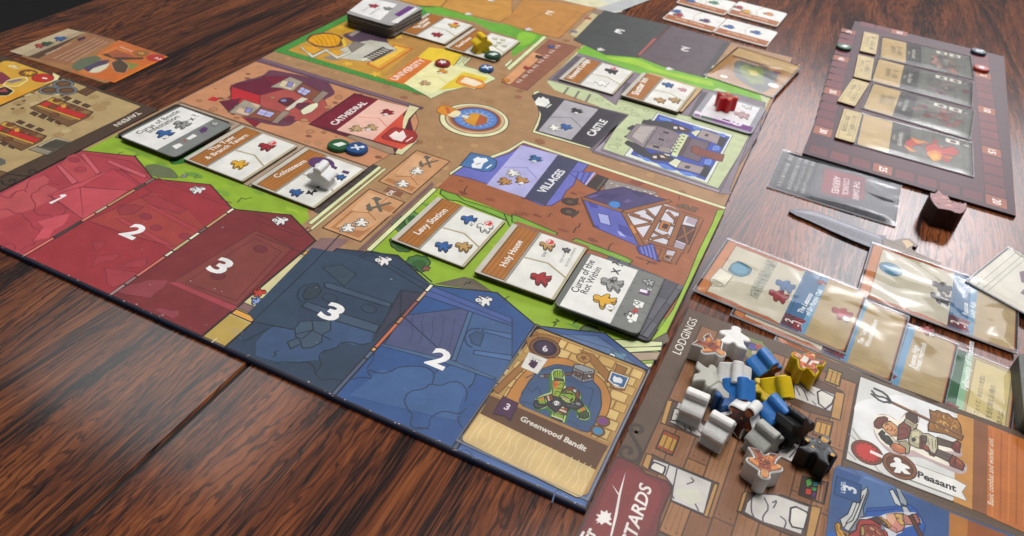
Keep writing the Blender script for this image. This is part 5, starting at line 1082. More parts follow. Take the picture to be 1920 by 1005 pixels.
HR = [(88.2, 664.5, 0, '4f5148', 'lowest hero card on the score board, a fiery red figure on dark grey', ('b5351f', 'd97a24', '8a1f1c')),
      (89, 737, -4, '55574e', 'second hero card from the front, a pale brown beast picture', ('a8685c', '8a5a58', '7a3030')),
      (90, 808, -1.5, '4a4a48', 'third hero card from the front, a purple and white picture', ('6b3a52', '8a6a80', 'b5a890')),
      (91, 879, 2, '6a6a60', 'farthest hero card on the score board, a pale pink picture', ('b5786c', 'c9988c', '7a6a58'))]
names = ('Hellwyrm', 'Rot Warden', 'Gray Sister', 'Mind Seeker')
for k, (x, y, dv, c, lab, cs) in enumerate(HR):
    t, a, L = card(lab, None, -90+dv, SZ+.1, c, grp=HG, xy=(x, y), film=.6, mode=k+11, m=M_SOFT)
    a.part('wood_band'); a.f('cdb17c', '.6,63 62.4,63 62.4,86 60,87.4 3,87.4 .6,86', L); grain(a, L, 3, 64, 60, 87, 'bfa26c', 9, k)
    if k: a.part('rules_text'); a.t('第一攻撃:' if k > 1 else '裏切り:', (18, 72), (44, 72), '4a4438', 0, frame=L); a.t('連戦勝利', (20, 78), (42, 78), '4a4438', 0, frame=L)
    a.part('title_band'); a.f('3f3f3a', '.6,48 62.4,48 62.4,63 .6,63', L); a.t(names[k], (18, 57), (44, 57), 'd9d6cc', .01, frame=L); a.t('Hero', (26, 61.5), (36, 61.5), 'c9c6bc', .0, frame=L); a.f('4a2340', '6,48 13,48 13,56 9.5,54 6,56', L)
    a.part('picture_print'); r = random.Random(k+20); a.f('70736a', '1,2 62,2 62,47.5 1,47.5', L)
    for j in range(6): a.l('484a44', .4, [(1, 6+j*8), (62, 6+j*8)], L)
    for j in range(46):
        q = (r.gauss(32, 11), r.gauss(26, 8)); s_ = r.uniform(1.2, 5.5); a.f((cs+('7d7a70', '8f8c84', '5f5a58'))[j % 6], [(q[0]+s_*math.cos(v)*r.uniform(.5, 1.2), q[1]+s_*math.sin(v)*r.uniform(.5, 1.2)) for v in [i*.785 for i in range(8)]], L, o='3a2420', w=.3, sm=1)
    if k == 0:
        for pts in ('1170,100 1250,60 1300,120 1380,90 1440,140 1400,170 1330,150 1260,210 1210,170', '1020,60 1100,30 1150,70 1060,110'): a.f('c23a24', pts, '31', o='5a1512', w=.5, sm=1)
        for pts in ('1180,140 1260,120 1310,160 1290,200 1240,210', '1010,80 1060,100 1120,140 1060,130', '1060,20 1130,50 1200,60 1120,80'): a.f('e28a2a', pts, '31', sm=1)
        a.f('e8b030', '1210,160 1270,150 1290,190 1240,200', '31', sm=1)
    a.part('icon_box')
    if k: a.f('e6e2d6', '4,22 12,22 12,33 4,33', L, o='55554e', w=.2); a.e('4a4a48', (8, 27), 2.5, 2.5, 0, L)
    a.f('e6e2d6', '4,9 12,9 12,20 4,20', L, o='55554e', w=.2); a.e('6a3a38', (8, 14), 2.5, 2.5, 0, L)
    a.part('number_disc'); a.e('26262a', (9, 5), 3.6, 3.6, 0, L); a.t(str([9, 12, 12, 12][k]), (7.2, 6.8), (10.8, 6.8), 'e0dcd4', .02, frame=L)
LBS = [('1572,262 1583,200 1616,208 1605,270', -91, 'cream rule label beside the fiery hero card'), ('1573,193 1596,146 1628,152 1607,199', -97, 'cream rule label set askew beside the second hero card'),
       ('1602,147 1614,103 1643,106 1632,151', -89, 'cream rule label beside the third hero card'), ('1613,98 1620,57 1648,61 1640,102', -89, 'cream rule label beside the farthest hero card')]
for k, (c_, an, lab) in enumerate(LBS):
    t, a, L, q = plate('rule_label', lab, 'label tile', None, 62, 15.5, an, SZ, 1.9, 1.5, 'cdb884', '4a3c28', 'label_base', 'cream rule labels on the score board', xy=[(35, 662.5), (32, 736), (35.5, 804), (35, 878)][k])
    a.part('label_text'); a.l('8a7440', .3, '2,2 60,2 60,13.5 2,13.5', L, closed=True)
    a.t(['あなたの場所にいる', 'このカードを使う', '第二次攻撃を行う', '第一段階の敵'][k], (10, 7), (52, 7), '2f2a20', 0, frame=L, cap=3.6); a.t(['聖戦士の2倍攻撃', '勝者は一人だけ', '同じ力', '手札なし'][k], (14, 12), (46, 12), '2f2a20', 0, frame=L, cap=3.2)
# ------------------------------------------------------------------ tavern mat, left
MZ = 2.0
tc = U(297, 205, MZ)
t = thing('tavern_mat', 'brown bordered player mat showing a tavern floor with red tables, cut by the left edge', 'player mat', (tc[0]-60, tc[1]-90, 0))
RT = Matrix.Translation((tc[0], tc[1], 0)) @ Matrix.Rotation(math.radians(.3), 4, 'Z')
def rt(x, y): v = RT @ Vector((x, y, 0)); return (v.x, v.y)
slab('mat_board', [rt(0, 0), rt(-230, 0), rt(-230, -260), rt(0, -260)], 0, MZ, '4a382c', '241a14', M_BOARD, t, .3)
a = Art(t, MZ, M_BOARD); a.part('mat_border'); a.f('4f3c2e', [rt(-.8, -.8), rt(-229, -.8), rt(-229, -259), rt(-.8, -259)], 'w')
a.part('floor_print'); a.f('b99e6e', '475,588 1062,798 940,870 0,1320 -600,1700 -1200,1100 0,800', '00', o='3a2c22', w=.5)
r = random.Random(12)
fl_ = [U(475/4, 588/4, MZ), U(1062/4, 798/4, MZ)]
for k in range(110):
    x, y = r.uniform(-640, -452), r.uniform(305, 388)
    if not (x < fl_[1][0]-6 and y < fl_[1][1]-5 and y > 255): continue
    q = r.uniform(3.5, 5); c = r.choice(['b08f5e', 'c4ad7c', 'b99e6e', 'a98a5a', 'cdb98a', 'b99e6e']); a.f(c, [(x+q*math.cos(i*1.047+.3), y+q*math.sin(i*1.047+.3)) for i in range(6)], 'w', o='a58b60' if c != 'b99e6e' else 'ab9064', w=.35)
for k in range(14): a.e('6b5638', (r.uniform(-560, -455), r.uniform(310, 370)), 1.6, 1.4, 0, 'w', n=8)
def bench(dx, dy, f='00'):
    def sh(s): return [(x+dx, y+dy) for x, y in S(s)]
    for k in range(4): a.f('5b4030', sh(' '.join('%d,%d' % (x+k*62, y+k*22) for x, y in ((222, 850), (252, 835), (292, 852), (262, 872)))), f, o='2e2018', w=.4)
    for k in range(3): a.f('5b4030', sh(' '.join('%d,%d' % (x+k*72, y+k*28) for x, y in ((468, 735), (498, 720), (540, 738), (510, 754)))), f, o='2e2018', w=.4)
    a.f('7a5638', sh('225,808 395,730 700,840 660,880 510,950'), f, o='2e2018', w=.5); a.f('8f6a40', sh('250,800 395,735 690,840 540,910'), f, o='2e2018', w=.3)
    a.f('c2302c', sh('290,785 345,760 660,865 600,893'), f, o='5a1616', w=.4); a.f('c9a23c', sh('350,752 395,735 470,762 430,785'), f)
    a.l('d9b43c', .8, sh('285,790 600,897'), f)
    for p in ((430, 755), (395, 800), (530, 800), (410, 862), (600, 820)): a.e('7a4a30', (p[0]+dx, p[1]+dy), 3.2, 2.6, 0, f, '3a2218', .4)
    a.f('e0a03a', sh('455,790 490,780 500,805 465,810'), f, sm=1)
a.part('banquet_table_print'); bench(0, 0); a.part('banquet_table_print'); bench(-350, 180)
a.part('barrel_print')
for p in ((475, 630), (370, 678), (500, 680)): a.e('7d8690', p, 8, 6.5, 0, '00', '33302e', .5); a.e('6a4a30', p, 6, 4.7, 0, '00', '3a2a1c', .4); a.l('a07a50', .4, [(p[0]-30, p[1]), (p[0]+30, p[1]-5)], '00')
a.f('6b4a30', '575,690 650,655 720,680 650,720', '00', o='3a2a1c', w=.4); a.l('3a2a1c', .4, '600,700 680,665', '00')
a.part('fireplace_print'); a.f('5d5344', '225,120 400,35 535,60 370,165', '01', o='2a241c', w=.5); a.f('8f8672', '215,118 270,95 400,130 350,160', '01', o='2a241c', w=.4); a.f('b5ab90', '280,90 420,25 520,50 540,65 420,40 300,100', '01', o='2a241c', w=.3); a.f('4a4438', '300,95 400,45 520,70 430,110', '01', sm=1)
a.f('7a5a3a', '-40,290 0,275 50,290 45,315 0,330', '01', o='2a241c', w=.5, sm=1); a.f('6a665c', '-20,170 40,195 45,225 -10,245', '01')
a.part('scroll_ornament'); O2 = '2e2620'
a.l(O2, 1.0, '0,330 40,300 110,305 200,320 270,300 270,275 230,265 210,285 235,295', '01', sm=2); a.l(O2, 1.0, '10,345 20,380 80,385 120,360 105,340 70,345 75,362', '01', sm=2)
a.part('mat_title'); a.t('TAVERN', (1045, 835), (862, 930), 'e6dccf', .02, frame='00') if 0 else a.t('TAVERN', (1028, 838), (848, 938), 'e6dccf', .02, frame='00')
# card on the tavern mat
a = Art(t, MZ+.3, M_BOARD); a.part('mage_panel'); a.f('d9a53a', '-300,640 30,455 110,460 440,580 400,615 0,790 -400,960', '00', o='6a4a20', w=.6)
a.f('efe2ac', '395,545 450,570 430,600 330,630 290,650 400,590', '00', o='a8864a', w=.3); a.f('e0b040', '0,470 60,455 210,505 90,520', '00'); a.t('Mage', (155, 505), (72, 490), 'f2e6c8', .03, frame='00')
a.f('8a3a48', '-60,520 20,545 80,590 50,620 -40,640', '00', o='3a1c20', w=.4, sm=1); a.f('d9b03a', '60,600 190,575 210,600 130,650 20,640', '00', o='f2e6b0', w=.8, sm=1); a.f('8a7a8a', '40,612 150,590 180,600 90,625', '00'); a.f('2c2428', '-40,670 40,645 110,680 60,720 -30,720', '00', o='f0dc90', w=.8, sm=1); a.f('a84a48', '-30,690 40,660 60,690', '00')
a.f('e8a02c', '-100,760 120,700 330,640 60,760', '00')
a.part('red_badge'); a.e('c03028', (322, 585), 8.5, 6.8, 0, '00', '7a1c18', .4); a.t('1', (325, 580), (312, 588), 'f6e8e0', .04, frame='00', cap=4); a.part('gold_badge'); a.e('7a4a2c', (212, 548), 7.5, 6, 0, '00'); a.meeple('d9a830', (215, 548), 190, 8, '00', '7a4a20')
# ------------------------------------------------------------------ lodgings mat, right front
lc = U(1290, 577, MZ)
t = thing('lodgings_mat', 'brown bordered lodgings player mat with beds on plank floor, loaded with meeples', 'player mat', (lc[0]+60, lc[1]-90, 0))
RL = Matrix.Translation((lc[0], lc[1], 0)) @ Matrix.Rotation(math.radians(-1.4), 4, 'Z')
def rl(x, y): v = RL @ Vector((x, y, 0)); return (v.x, v.y)
slab('mat_board', [rl(0, 0), rl(230, 0), rl(230, -260), rl(0, -260)], 0, MZ, '574334', '241a14', M_BOARD, t, .3)
a = Art(t, MZ, M_BOARD); a.part('mat_border'); a.f('5d4938', [rl(.8, -.8), rl(229, -.8), rl(229, -259), rl(.8, -259)], 'w')
a.part('mat_title'); a.t('LODGINGS', (1262, 655), (1392, 392), 'ece6da', .0, frame='22')
FI = (rl(11, -11), rl(97, -10), rl(97, -150), rl(11, -150)); FX = FI[0][0]
a.part('floor_print'); a.f('7d5233', FI, 'w', o='3c2a1e', w=.6)
r = random.Random(6)
for i in range(9):
    yy = -11
    while yy > -148:
        ln = r.uniform(35, 70); y2 = max(-149.5, yy-ln); x0, x1 = 11.4+i*9.5, 11.4+(i+1)*9.5-.3
        a.part('plank_print'); c = r.choice(['8f5f3a', '9a6840', '865634', 'a06e44', '8a5c3c']); a.f(c, [rl(x0, yy), rl(x1, yy), rl(x1, y2), rl(x0, y2)], 'w', o='54361f', w=.35)
        for q in range(3): u = x0+1.6+q*2.6; a.l('7c502f', .22, [rl(u, yy-2), rl(u+r.uniform(-1, 1), (yy+y2)/2), rl(u+r.uniform(-.5, .5), y2+2)], 'w', sm=1)
        for q in (2.2, 7): a.e('4a2e1c', rl(x0+q, y2+2.5), .45, .45, 0, 'w', n=6)
        yy = y2-.3
a.part('scroll_ornament'); O2 = '3f3128'
Zb = (1080, 700, .4375)
a.l(O2, 1.5, '945,230 900,215 890,190 920,170 970,185 980,215 950,240 920,225', '23', sm=2); a.l(O2, 1.5, '890,185 885,230 930,300 965,370 965,420 930,450 870,445 815,410 810,365 840,335 885,345 900,375 870,390', '23', sm=2)
a.part('title_plaque'); a.f('74292b', '480,1020 770,430 800,415 950,480 1000,540 1160,600 1200,650 1160,740 1110,860 1085,1020', '23', o='4a2a20', w=.9); a.f('822f31', '560,1020 760,520 900,500 1100,620 1120,720 1000,1020', '23', sm=1)
a.t('BASTARDS', (855, 1265), (1052, 640), 'efe8e2', .02, frame='23', shear=.2, hs=.88)
a.t('Fr', (590, 1060), (640, 975), 'efe8e2', .03, frame='23')
a.f('efe8e2', '852,528 800,690 770,850 735,1010 750,1010 790,850 815,700', '23'); a.f('efe8e2', '748,618 800,690 795,700', '23')
a.part('maple_leaf_print'); a.f('efe8e2', '625,890 650,870 630,845 665,850 665,815 695,830 712,815 720,840 745,835 735,865 748,885 725,895 745,925 700,905 670,925 655,905 630,915 645,897', '23'); a.l('efe8e2', .9, '700,895 745,925', '23')
def bed(pl, sheet, posts, folds=(), pillow=None, f='23'):
    a.part('bed_print'); a.f('5b3c26', pl, f, o='33241a', w=.6); a.f('cfcac4', sheet, f, o='4a4048', w=.5)
    for q in posts: a.f('b98a4a', q, f, o='4a3018', w=.5)
    if pillow: a.f('ddd8ce', pillow, f, o='2f2a30', w=.7)
    for q in folds: a.l('4a4650', .5, q, f, sm=1)
bed('985,490 1050,395 1190,470 1245,490 1550,615 1465,870 1190,745 1210,640 1150,560', '1060,430 1160,465 1500,605 1440,845 1195,740 1210,640 1150,560 1030,510', ['975,480 1010,390 1055,405 1020,515', '1515,615 1548,622 1468,868 1435,855'], ['1180,470 1150,560', '1240,490 1210,640', '1310,620 1370,600 1340,570', '1350,740 1380,770', '1370,760 1400,820', '1200,700 1215,730'], '1065,455 1095,465 1150,490 1145,520 1130,550 1035,505 1040,480')
a.f('dedbc9', '1230,650 1400,660 1440,740 1340,780 1220,700', '23', sm=1, k=KC*.9)
bed('1690,825 1760,680 1960,720 2020,700 2260,790 2280,870 2240,1040 2100,1010 1880,920', '1740,830 1760,760 1830,690 1980,700 2230,790 2170,1000 2060,960 1880,905', ['1690,820 1730,690 1765,670 1720,830', '2245,780 2320,800 2260,1040 2200,1020'], ['1800,700 1790,820 1820,880', '1890,720 1930,800 1880,860 1880,900', '1950,760 1990,740 1960,800', '2010,860 2060,900 2040,950'], '2090,800 2130,790 2210,830 2220,850 2190,960 2100,940 2080,900')
bed('1115,160 1190,-10 1300,20 1500,200 1440,290 1280,220', '1180,150 1250,0 1330,60 1460,200 1420,270 1300,215', ['1115,155 1165,-10 1205,-5 1150,175'], ['1290,180 1310,230', '1330,190 1350,250', '1380,200 1420,240', '1230,90 1280,130'], '1190,140 1215,50 1260,60 1290,110 1270,150')
F3 = '32'
bed('150,880 200,760 560,930 520,1140 300,1080 140,1000', '190,870 240,850 520,960 470,1080 330,1030 200,980', ['505,930 575,945 540,1145 470,1120'], ['190,860 260,900 300,1000', '240,870 350,960', '330,1000 360,1030', '210,900 240,960'], '370,935 400,920 500,970 480,1020 430,1060 380,1020', f=F3)
bed('1930,760 1990,650 2050,760 2130,830 2100,960 2060,980 1900,830', '1960,760 2030,700 2100,800 2110,850 2080,960 1950,870', [], ['1960,760 2020,820 2040,900', '2030,800 2090,860'], f='22') if 0 else None
bed('120,300 260,180 330,330 190,470 60,400', '130,300 240,200 310,340 190,460 60,400', [], ['150,310 200,290 240,300', '60,370 120,350', '160,420 210,360 260,330'], f='33')
def chest(p, f, c, s):
    a.part('chest_print'); a.f('c08f3c', p, f, o='3a2616', w=.7)
    q = S(p); m = lambda i, j, k: (q[i][0]+(q[j][0]-q[i][0])*k, q[i][1]+(q[j][1]-q[i][1])*k)
    for k in (.12, .88): a.f(s, [m(0, 3, k-.06), m(1, 2, k-.06), m(1, 2, k+.06), m(0, 3, k+.06)], f, o='3a2616', w=.3)
    for k in (.35, .7): a.l('7a5424', .5, [m(0, 1, k), m(3, 2, k)], f)
chest('1140,215 1255,265 1200,405 1080,350', '23', '', 'b5392c'); chest('455,750 555,790 530,890 425,850', '32', '', 'cdb02c'); chest('365,125 485,155 455,290 335,245', '33', '', '8a5a30')
a.part('craft_box_print'); a.f('6b4428', '260,560 450,610 415,770 230,700', '33', o='2f1e14', w=.7); a.f('3a2a24', '275,565 400,600 360,735 245,695', '33', o='2f1e14', w=.4)
for c_, p in (('4f9a3c', '280,590 320,575 335,620 290,650'), ('2f7a80', '335,600 385,600 375,640 335,635'), ('c23a2c', '280,650 330,655 325,705 275,695'), ('5a2f6a', '330,675 365,680 350,730 325,715'), ('3a8a40', '320,640 370,645 360,680 330,670')): a.f(c_, p, '33', o='1f1a1c', w=.4, sm=1)
a.l('9a6a44', .6, '385,620 365,740', '33'); a.l('9a6a44', .6, '410,625 390,750', '33')
a.part('gaming_table_print'); a.f('8a7a50', '1720,520 1740,500 1880,560 1960,640 1880,720 1780,690 1690,600', '22', o='3a4a28', w=.6); a.l('5a9a3c', .6, '1730,540 1800,660', '22'); a.l('5a9a3c', .6, '1880,560 1800,540', '22')
a.e('4a4a8a', (1800, 592), 3, 3, 0, '22', '22224a', .4); a.f('a8402c', '1830,575 1875,585 1865,610 1825,600', '22'); a.f('b5aa90', '1795,620 1840,625 1835,655 1790,650', '22', o='5b5240', w=.3)
# peasant panel
a.part('peasant_panel'); F3 = '33'
a.f('dfe0dd', '655,-10 690,-190 1950,335 2400,520 2330,800 1540,800 580,430', F3) if 0 else None
a.f('d9d8d3', '655,-10 690,-190 1420,90 1540,130 1420,740 1380,750 1090,640 580,432', F3, o='4a3a30', w=.6)
a.f('e9e9e8', '650,0 1000,-60 1400,90 1380,200 1000,420 800,380 640,200', F3, sm=1)
for q in ('600,240 650,280 830,520 860,540', '630,200 680,270 850,470', '590,370 660,440', '1060,590 1400,720'): a.l('8a867c', .4, q, F3)
a.f('c58a42', '1420,90 1542,132 1530,810 1390,750', F3); a.f('8a5530', '1542,132 1660,180 1660,860 1530,810', F3); a.f('bd6c2e', '1650,175 2400,480 2400,1200 1640,855', F3)
for k in range(8): a.l('a85c26' if k % 2 else 'cc7a38', .6, [(1690+k*60, 210+k*22), (1680+k*60, 860+k*20)], F3)
a.part('panel_text'); a.t('Basic combat and worker unit', (1690, 785), (1688, 283), 'eedfca', 0, frame=F3, shear=.15)
a.part('panel_title'); a.f('ebe9e3', '1095,470 1395,580 1490,632 1455,680 1492,748 1060,585', F3, o='8a867c', w=.3); a.t('Peasant', (1120, 565), (1412, 678), '33312e', .035, frame=F3)
a.part('red_badge'); a.e('7a4428', (742, 382), 7.4, 7.4, 0, F3, '4a2618', .4, n=28); a.star('c4342a', (742, 382), 5, 6.5, 14, F3, '7a1c18', .3); a.t('1', (775, 368), (770, 388), 'f4ece6', .05, frame=F3, cap=7)
a.part('worker_badge'); a.e('8a5530', (986, 484), 7.8, 7.8, 0, F3, '4a2c18', .5, n=28); a.e('6a3c22', (986, 484), 6.1, 6.1, 0, F3, '4a2c18', .4, n=28)
(x, y), = a.P([(985, 480)], F3); p = [(x+9.4*(px*.94-(py-.5)*.34), y+9.4*(px*.34+(py-.5)*.94)) for px, py in MEEP]; a.raw(p, tess(p), col('efeeea'))
a.part('peasant_print'); O = '3a2a24'
a.f('c9b0b0', '800,110 850,90 920,110 980,150 1030,80 1110,60 1140,120 1120,200 1200,280 1310,330 1460,380 1450,420 1300,390 1490,470 1490,530 1440,550 1300,490 1150,420 1020,410 900,380 820,290 790,230', F3, sm=1, k=KC*.9)
a.f('f0e9d6', '780,130 820,100 900,105 975,150 1035,95 1060,75 1130,100 1125,200 1200,270 1440,300 1450,380 1300,370 1470,470 1480,510 1330,480 1150,400 1080,360 1010,400 920,360 840,300 800,230', F3, sm=1)
N = (1600, 700, .219)
a.f('72382a', '180,462 174,420 208,380 268,370 294,385 290,406 252,420 236,470 210,478', N, o=O, w=.4, sm=1)
a.f('5b3a24', '232,440 262,402 320,408 340,430 300,425 262,450 246,480', N); a.f('cf9560', '242,452 266,415 320,415 368,450 390,500 366,542 322,536 280,505', N, o=O, w=.4)
a.f('a86c3c', '322,536 366,542 390,500 380,480 350,520', N); a.l(O, .4, '270,448 292,436 306,440', N); a.l(O, .4, '284,488 298,476', N); a.l('8a4a2c', .45, '318,452 336,476 322,494 306,488', N); a.l('7a3424', .4, '346,500 362,482', N); a.l('5b3a24', .5, '262,430 292,424', N)
a.f('d9d0a8', '300,540 330,545 360,575 370,590 330,580', N, o=O, w=.25)
a.f('7d4032', '386,450 432,414 492,470 498,522 452,562 374,577 384,520', N, o=O, w=.45); a.l('5a2a22', .4, '400,470 450,470 470,520', N); a.l('5a2a22', .4, '392,530 440,520', N)
a.f('aca083', '438,398 470,384 548,440 536,476 510,472 436,426', N, o=O, w=.4); a.l('6b6048', .35, '445,412 520,450', N); a.f('4b3a32', '448,352 474,334 546,360 552,420 522,432 448,382', N, o=O, w=.4)
a.f('35312f', '214,520 246,488 270,510 262,530 300,538 337,590 322,622 280,602 238,562', N, o='14120f', w=.4); a.l('5b5650', .3, '250,520 300,570', N)
a.f('bb7044', '337,594 400,612 442,640 452,682 400,692 345,662 312,630', N, o=O, w=.4); a.f('d48a5c', '350,605 400,622 430,645 380,640', N)
a.f('a59b7c', '378,588 452,578 486,620 474,684 448,694 444,642 400,612', N, o=O, w=.4)
a.f('b3aa8a', '492,488 542,478 600,518 642,518 716,560 722,640 692,712 600,652 540,640 482,612 470,570', N, o=O, w=.45); a.f('d3caa4', '500,502 560,504 570,600 505,590', N); a.f('c5bd9f', '630,535 700,552 712,600 690,680 650,660', N)
for q in ('500,560 540,545 560,560', '640,560 650,620', '670,560 680,650', '700,570 704,640'): a.l('77705a', .35, q, N)
a.f('3f3a34', '495,560 520,550 540,572 520,592 498,585', N); a.f('6e3a2a', '568,540 628,552 604,652 566,640', N, o=O, w=.35); a.f('c9a25a', '584,548 604,554 600,572 582,566', N, o=O, w=.2); a.f('94483a', '586,600 640,632 664,680 604,652', N, o=O, w=.35); a.f('5b4a40', '580,530 625,540 628,590 590,590', N, o=O, w=.35)
a.f('5c4e43', '716,548 852,592 846,642 722,612', N, o=O, w=.4); a.l('3f352e', .35, '740,570 840,605', N); a.f('742f2c', '848,596 892,578 918,600 908,684 870,672 838,640', N, o=O, w=.45); a.f('9c4a40', '870,600 895,592 900,640', N)
a.f('62534a', '718,648 854,706 822,764 698,704', N, o=O, w=.4); a.l('3f352e', .35, '740,680 830,725', N); a.f('7f412f', '848,700 932,758 952,790 934,834 828,792 816,752', N, o=O, w=.45); a.f('a9583e', '870,722 920,760 930,790 880,760', N); a.l(O, .4, '880,715 860,790', N)
a.f('5b4038', '640,660 690,690 690,716 650,700', N, o=O, w=.3)
a.part('haystack_print'); r = random.Random(3)
a.f('8a5c26', '652,312 690,330 720,318 770,340 812,348 850,380 884,392 918,450 924,520 938,552 922,578 780,520 640,496 638,440 662,402', N, o='4a2c14', w=.45)
for k in range(90):
    u, v = r.uniform(0, 1), r.uniform(0, 1); x = 655+245*u; y = 330+80*u+150*v*(1-.25*u); a.l(r.choice(['b5803a', '8a5a2a', 'cc9c48', '6b4218', 'a8702e', 'd9ac58']), .55, [(x, y), (x+r.uniform(-12, 12), y-r.uniform(8, 22))], N)
a.part('pitchfork_print'); a.l('5b3826', 1.5, '930,8 1470,265', F3); a.l('9a6a44', .6, '932,6 1470,262', F3)
for q in ('770,-60 850,5 910,5', '775,-85 810,-40 880,-30 915,5', '790,-100 880,-60 920,0', '900,10 935,8'): a.l('3f3d42', 1.0, q, F3, sm=1)
a.flush()
# sleeved level 3 card at the bottom right
t, a, L = card('sleeved blue level 3 fighter card with scimitar, bottom right corner below the peasant panel', None, -1.8, MZ+.1, '3f6496', xy=(0, 0), film=.6, mode=9, grp=None, sl=False) if 0 else (None, None, None)
p3 = [U(1560, 872, MZ+.5), U(1960, 1022, MZ+.5)]
e3 = Vector(p3[1])-Vector(p3[0]); an3 = math.degrees(math.atan2(e3.y, e3.x)); e3.normalize()
cx3, cy3 = p3[0][0]+e3.x*60+e3.y*60, p3[0][1]+e3.y*60-e3.x*60
t, a, L, q = plate('sleeved_card', 'sleeved blue level 3 fighter card with a scimitar, bottom right below the peasant panel', 'card', None, 118, 118, an3, MZ, .4, 1.5, '47689a', 'd0d0d0', 'card_face', None, xy=(cx3, cy3))
dome(t, 'sleeve', (cx3, cy3), 122, 122, an3, MZ+1.2, .3, M_SLV)
a.part('sky_print'); a.f('41639a', '510,485 700,520 1360,830 1355,1100 450,1100', '33'); a.f('5a7eb0', '700,540 930,650 1000,800 760,900 620,800', '33', sm=1)
for q in ('520,480 560,490', '600,490 700,560', '740,830 1000,790'): a.l('33507e', .6, q, '33')
a.part('level_plate'); a.f('2f5a92', '515,560 700,625 690,762 495,695', '33', o='1f3a62', w=.4); a.t('LEVEL', (578, 690), (580, 602), 'eceff2', .01, frame='33'); a.t('3', (660, 694), (660, 650), 'eceff2', .03, frame='33')
a.part('fighter_print')
H_ = (1545, 870, .1343); O = '1c2030'
a.f('2b62b6', '575,705 608,618 820,606 1000,588 1200,568 1290,640 1420,860 1370,1010 1300,1200 900,1200', H_, o='183a7c', w=.35); a.l('183a7c', .35, '600,660 820,650 1050,615', H_); a.f('2f6cc4', '60,960 150,950 200,1020 150,1100 40,1100', H_)
a.f('8c94a0', '604,322 626,400 545,622 560,735 520,745 440,930 350,948 430,760 500,560', H_, o=O, w=.35)
a.f('d9dad6', '520,378 606,320 600,400 540,560 470,760 345,942 262,890 250,850 222,768 330,700 400,530 500,548', H_, o=O, w=.4); a.l(O, .35, '552,430 500,560 400,790 320,830 270,900', H_); a.l(O, .3, '460,540 390,720 300,830', H_)
a.f('e0a63c', '150,850 190,812 236,850 226,905 260,930 340,960 352,1010 330,1100 200,1100 170,960', H_, o='5b3a14', w=.45); a.l('8a5a20', .4, '180,850 190,930 250,1000', H_); a.f('5b3a24', '255,945 320,970 330,1010 290,1010', H_)
a.f('d9dcdc', '910,368 960,355 1065,540 1080,600 990,552', H_, o=O, w=.35); a.f('a3abb4', '1000,330 1060,350 1160,530 1155,590 1100,560 1068,545', H_, o=O, w=.35); a.f('d0d4d6', '1080,590 1155,600 1222,705 1180,732 1120,690', H_, o=O, w=.35)
a.f('e3e8ee', '490,760 640,735 760,735 880,690 1010,672 1120,672 1270,675 1340,760 1365,830 1230,860 1130,890 1080,960 1010,985 960,1100 400,1100', H_)
a.f('b5433a', '500,775 600,778 640,765 790,862 880,960 905,1100 330,1100 350,985 450,925 455,860', H_, o='4a1416', w=.45)
a.f('5a382f', '640,768 700,745 765,742 850,800 905,880 880,895 800,850', H_, o=O, w=.4); a.e('9aa3ae', (836, 830), .5, .5, 0, H_, O, .15, n=7)
a.f('d9968a', '900,900 870,820 880,705 1010,685 1100,700 1130,860 1100,925 1010,962', H_, o='6b3030', w=.4); a.l('9c5a50', .35, '960,880 1010,900 1020,950', H_)
a.f('eab89a', '860,760 880,705 1010,685 1000,780 960,850', H_); a.f('e0b44a', '762,742 800,738 880,800 945,870 910,890 850,800', H_, o='7a5420', w=.35); a.l('a87c28', .35, '790,745 925,875', H_)
a.f('e2b866', '980,700 1040,688 1110,690 1100,790 1130,840 1080,860 1020,790', H_, o='7a5420', w=.35); a.f('c98674', '1100,700 1160,720 1230,800 1240,846 1150,850 1110,790', H_, o='6b3030', w=.35)
for p in ((1082, 702), (1104, 768), (1138, 826), (1030, 760)): a.e('9aa3ae', p, .55, .55, 0, H_, O, .15, n=7)
a.f('7f3a34', '1225,705 1290,700 1330,770 1345,830 1300,860 1240,800', H_, o='3a1416', w=.45)
for q in ('1255,720 1290,730', '1275,760 1310,768', '1290,800 1325,802'): a.l('c98674', .7, q, H_)
a.f('6b3c2a', '1180,725 1222,712 1300,850 1390,1010 1430,1100 1370,1100 1270,900', H_, o='2f1810', w=.35)
a.f('9a4a3c', '520,860 560,845 700,850 800,905 850,1000 840,1100 500,1100 505,940', H_, o='3f1416', w=.4); a.f('c9b06a', '515,880 545,865 565,930 560,1000 520,1000', H_, o='5b4420', w=.3)
rr_ = random.Random(7)
for k in range(26): x, y = rr_.uniform(580, 790), rr_.uniform(870, 1000); a.f(rr_.choice(['6b2f28', '7f3c30', 'd9a07c', '5a2420', 'b56a52']), [(x, y), (x+22, y+8), (x+30, y+26), (x+6, y+20)], H_)
a.f('d9a07c', '620,870 670,880 720,920 690,940 640,915', H_, o='5b2420', w=.3); a.e('8a93b0', (815, 898), .9, .9, 0, H_, O, .2, n=9)
a.part('wood_band'); a.f('c08038', '1360,830 1500,885 1490,1100 1355,1100', '33'); a.f('a8602c', '1500,885 2000,1085 2000,1160 1490,1160', '33')
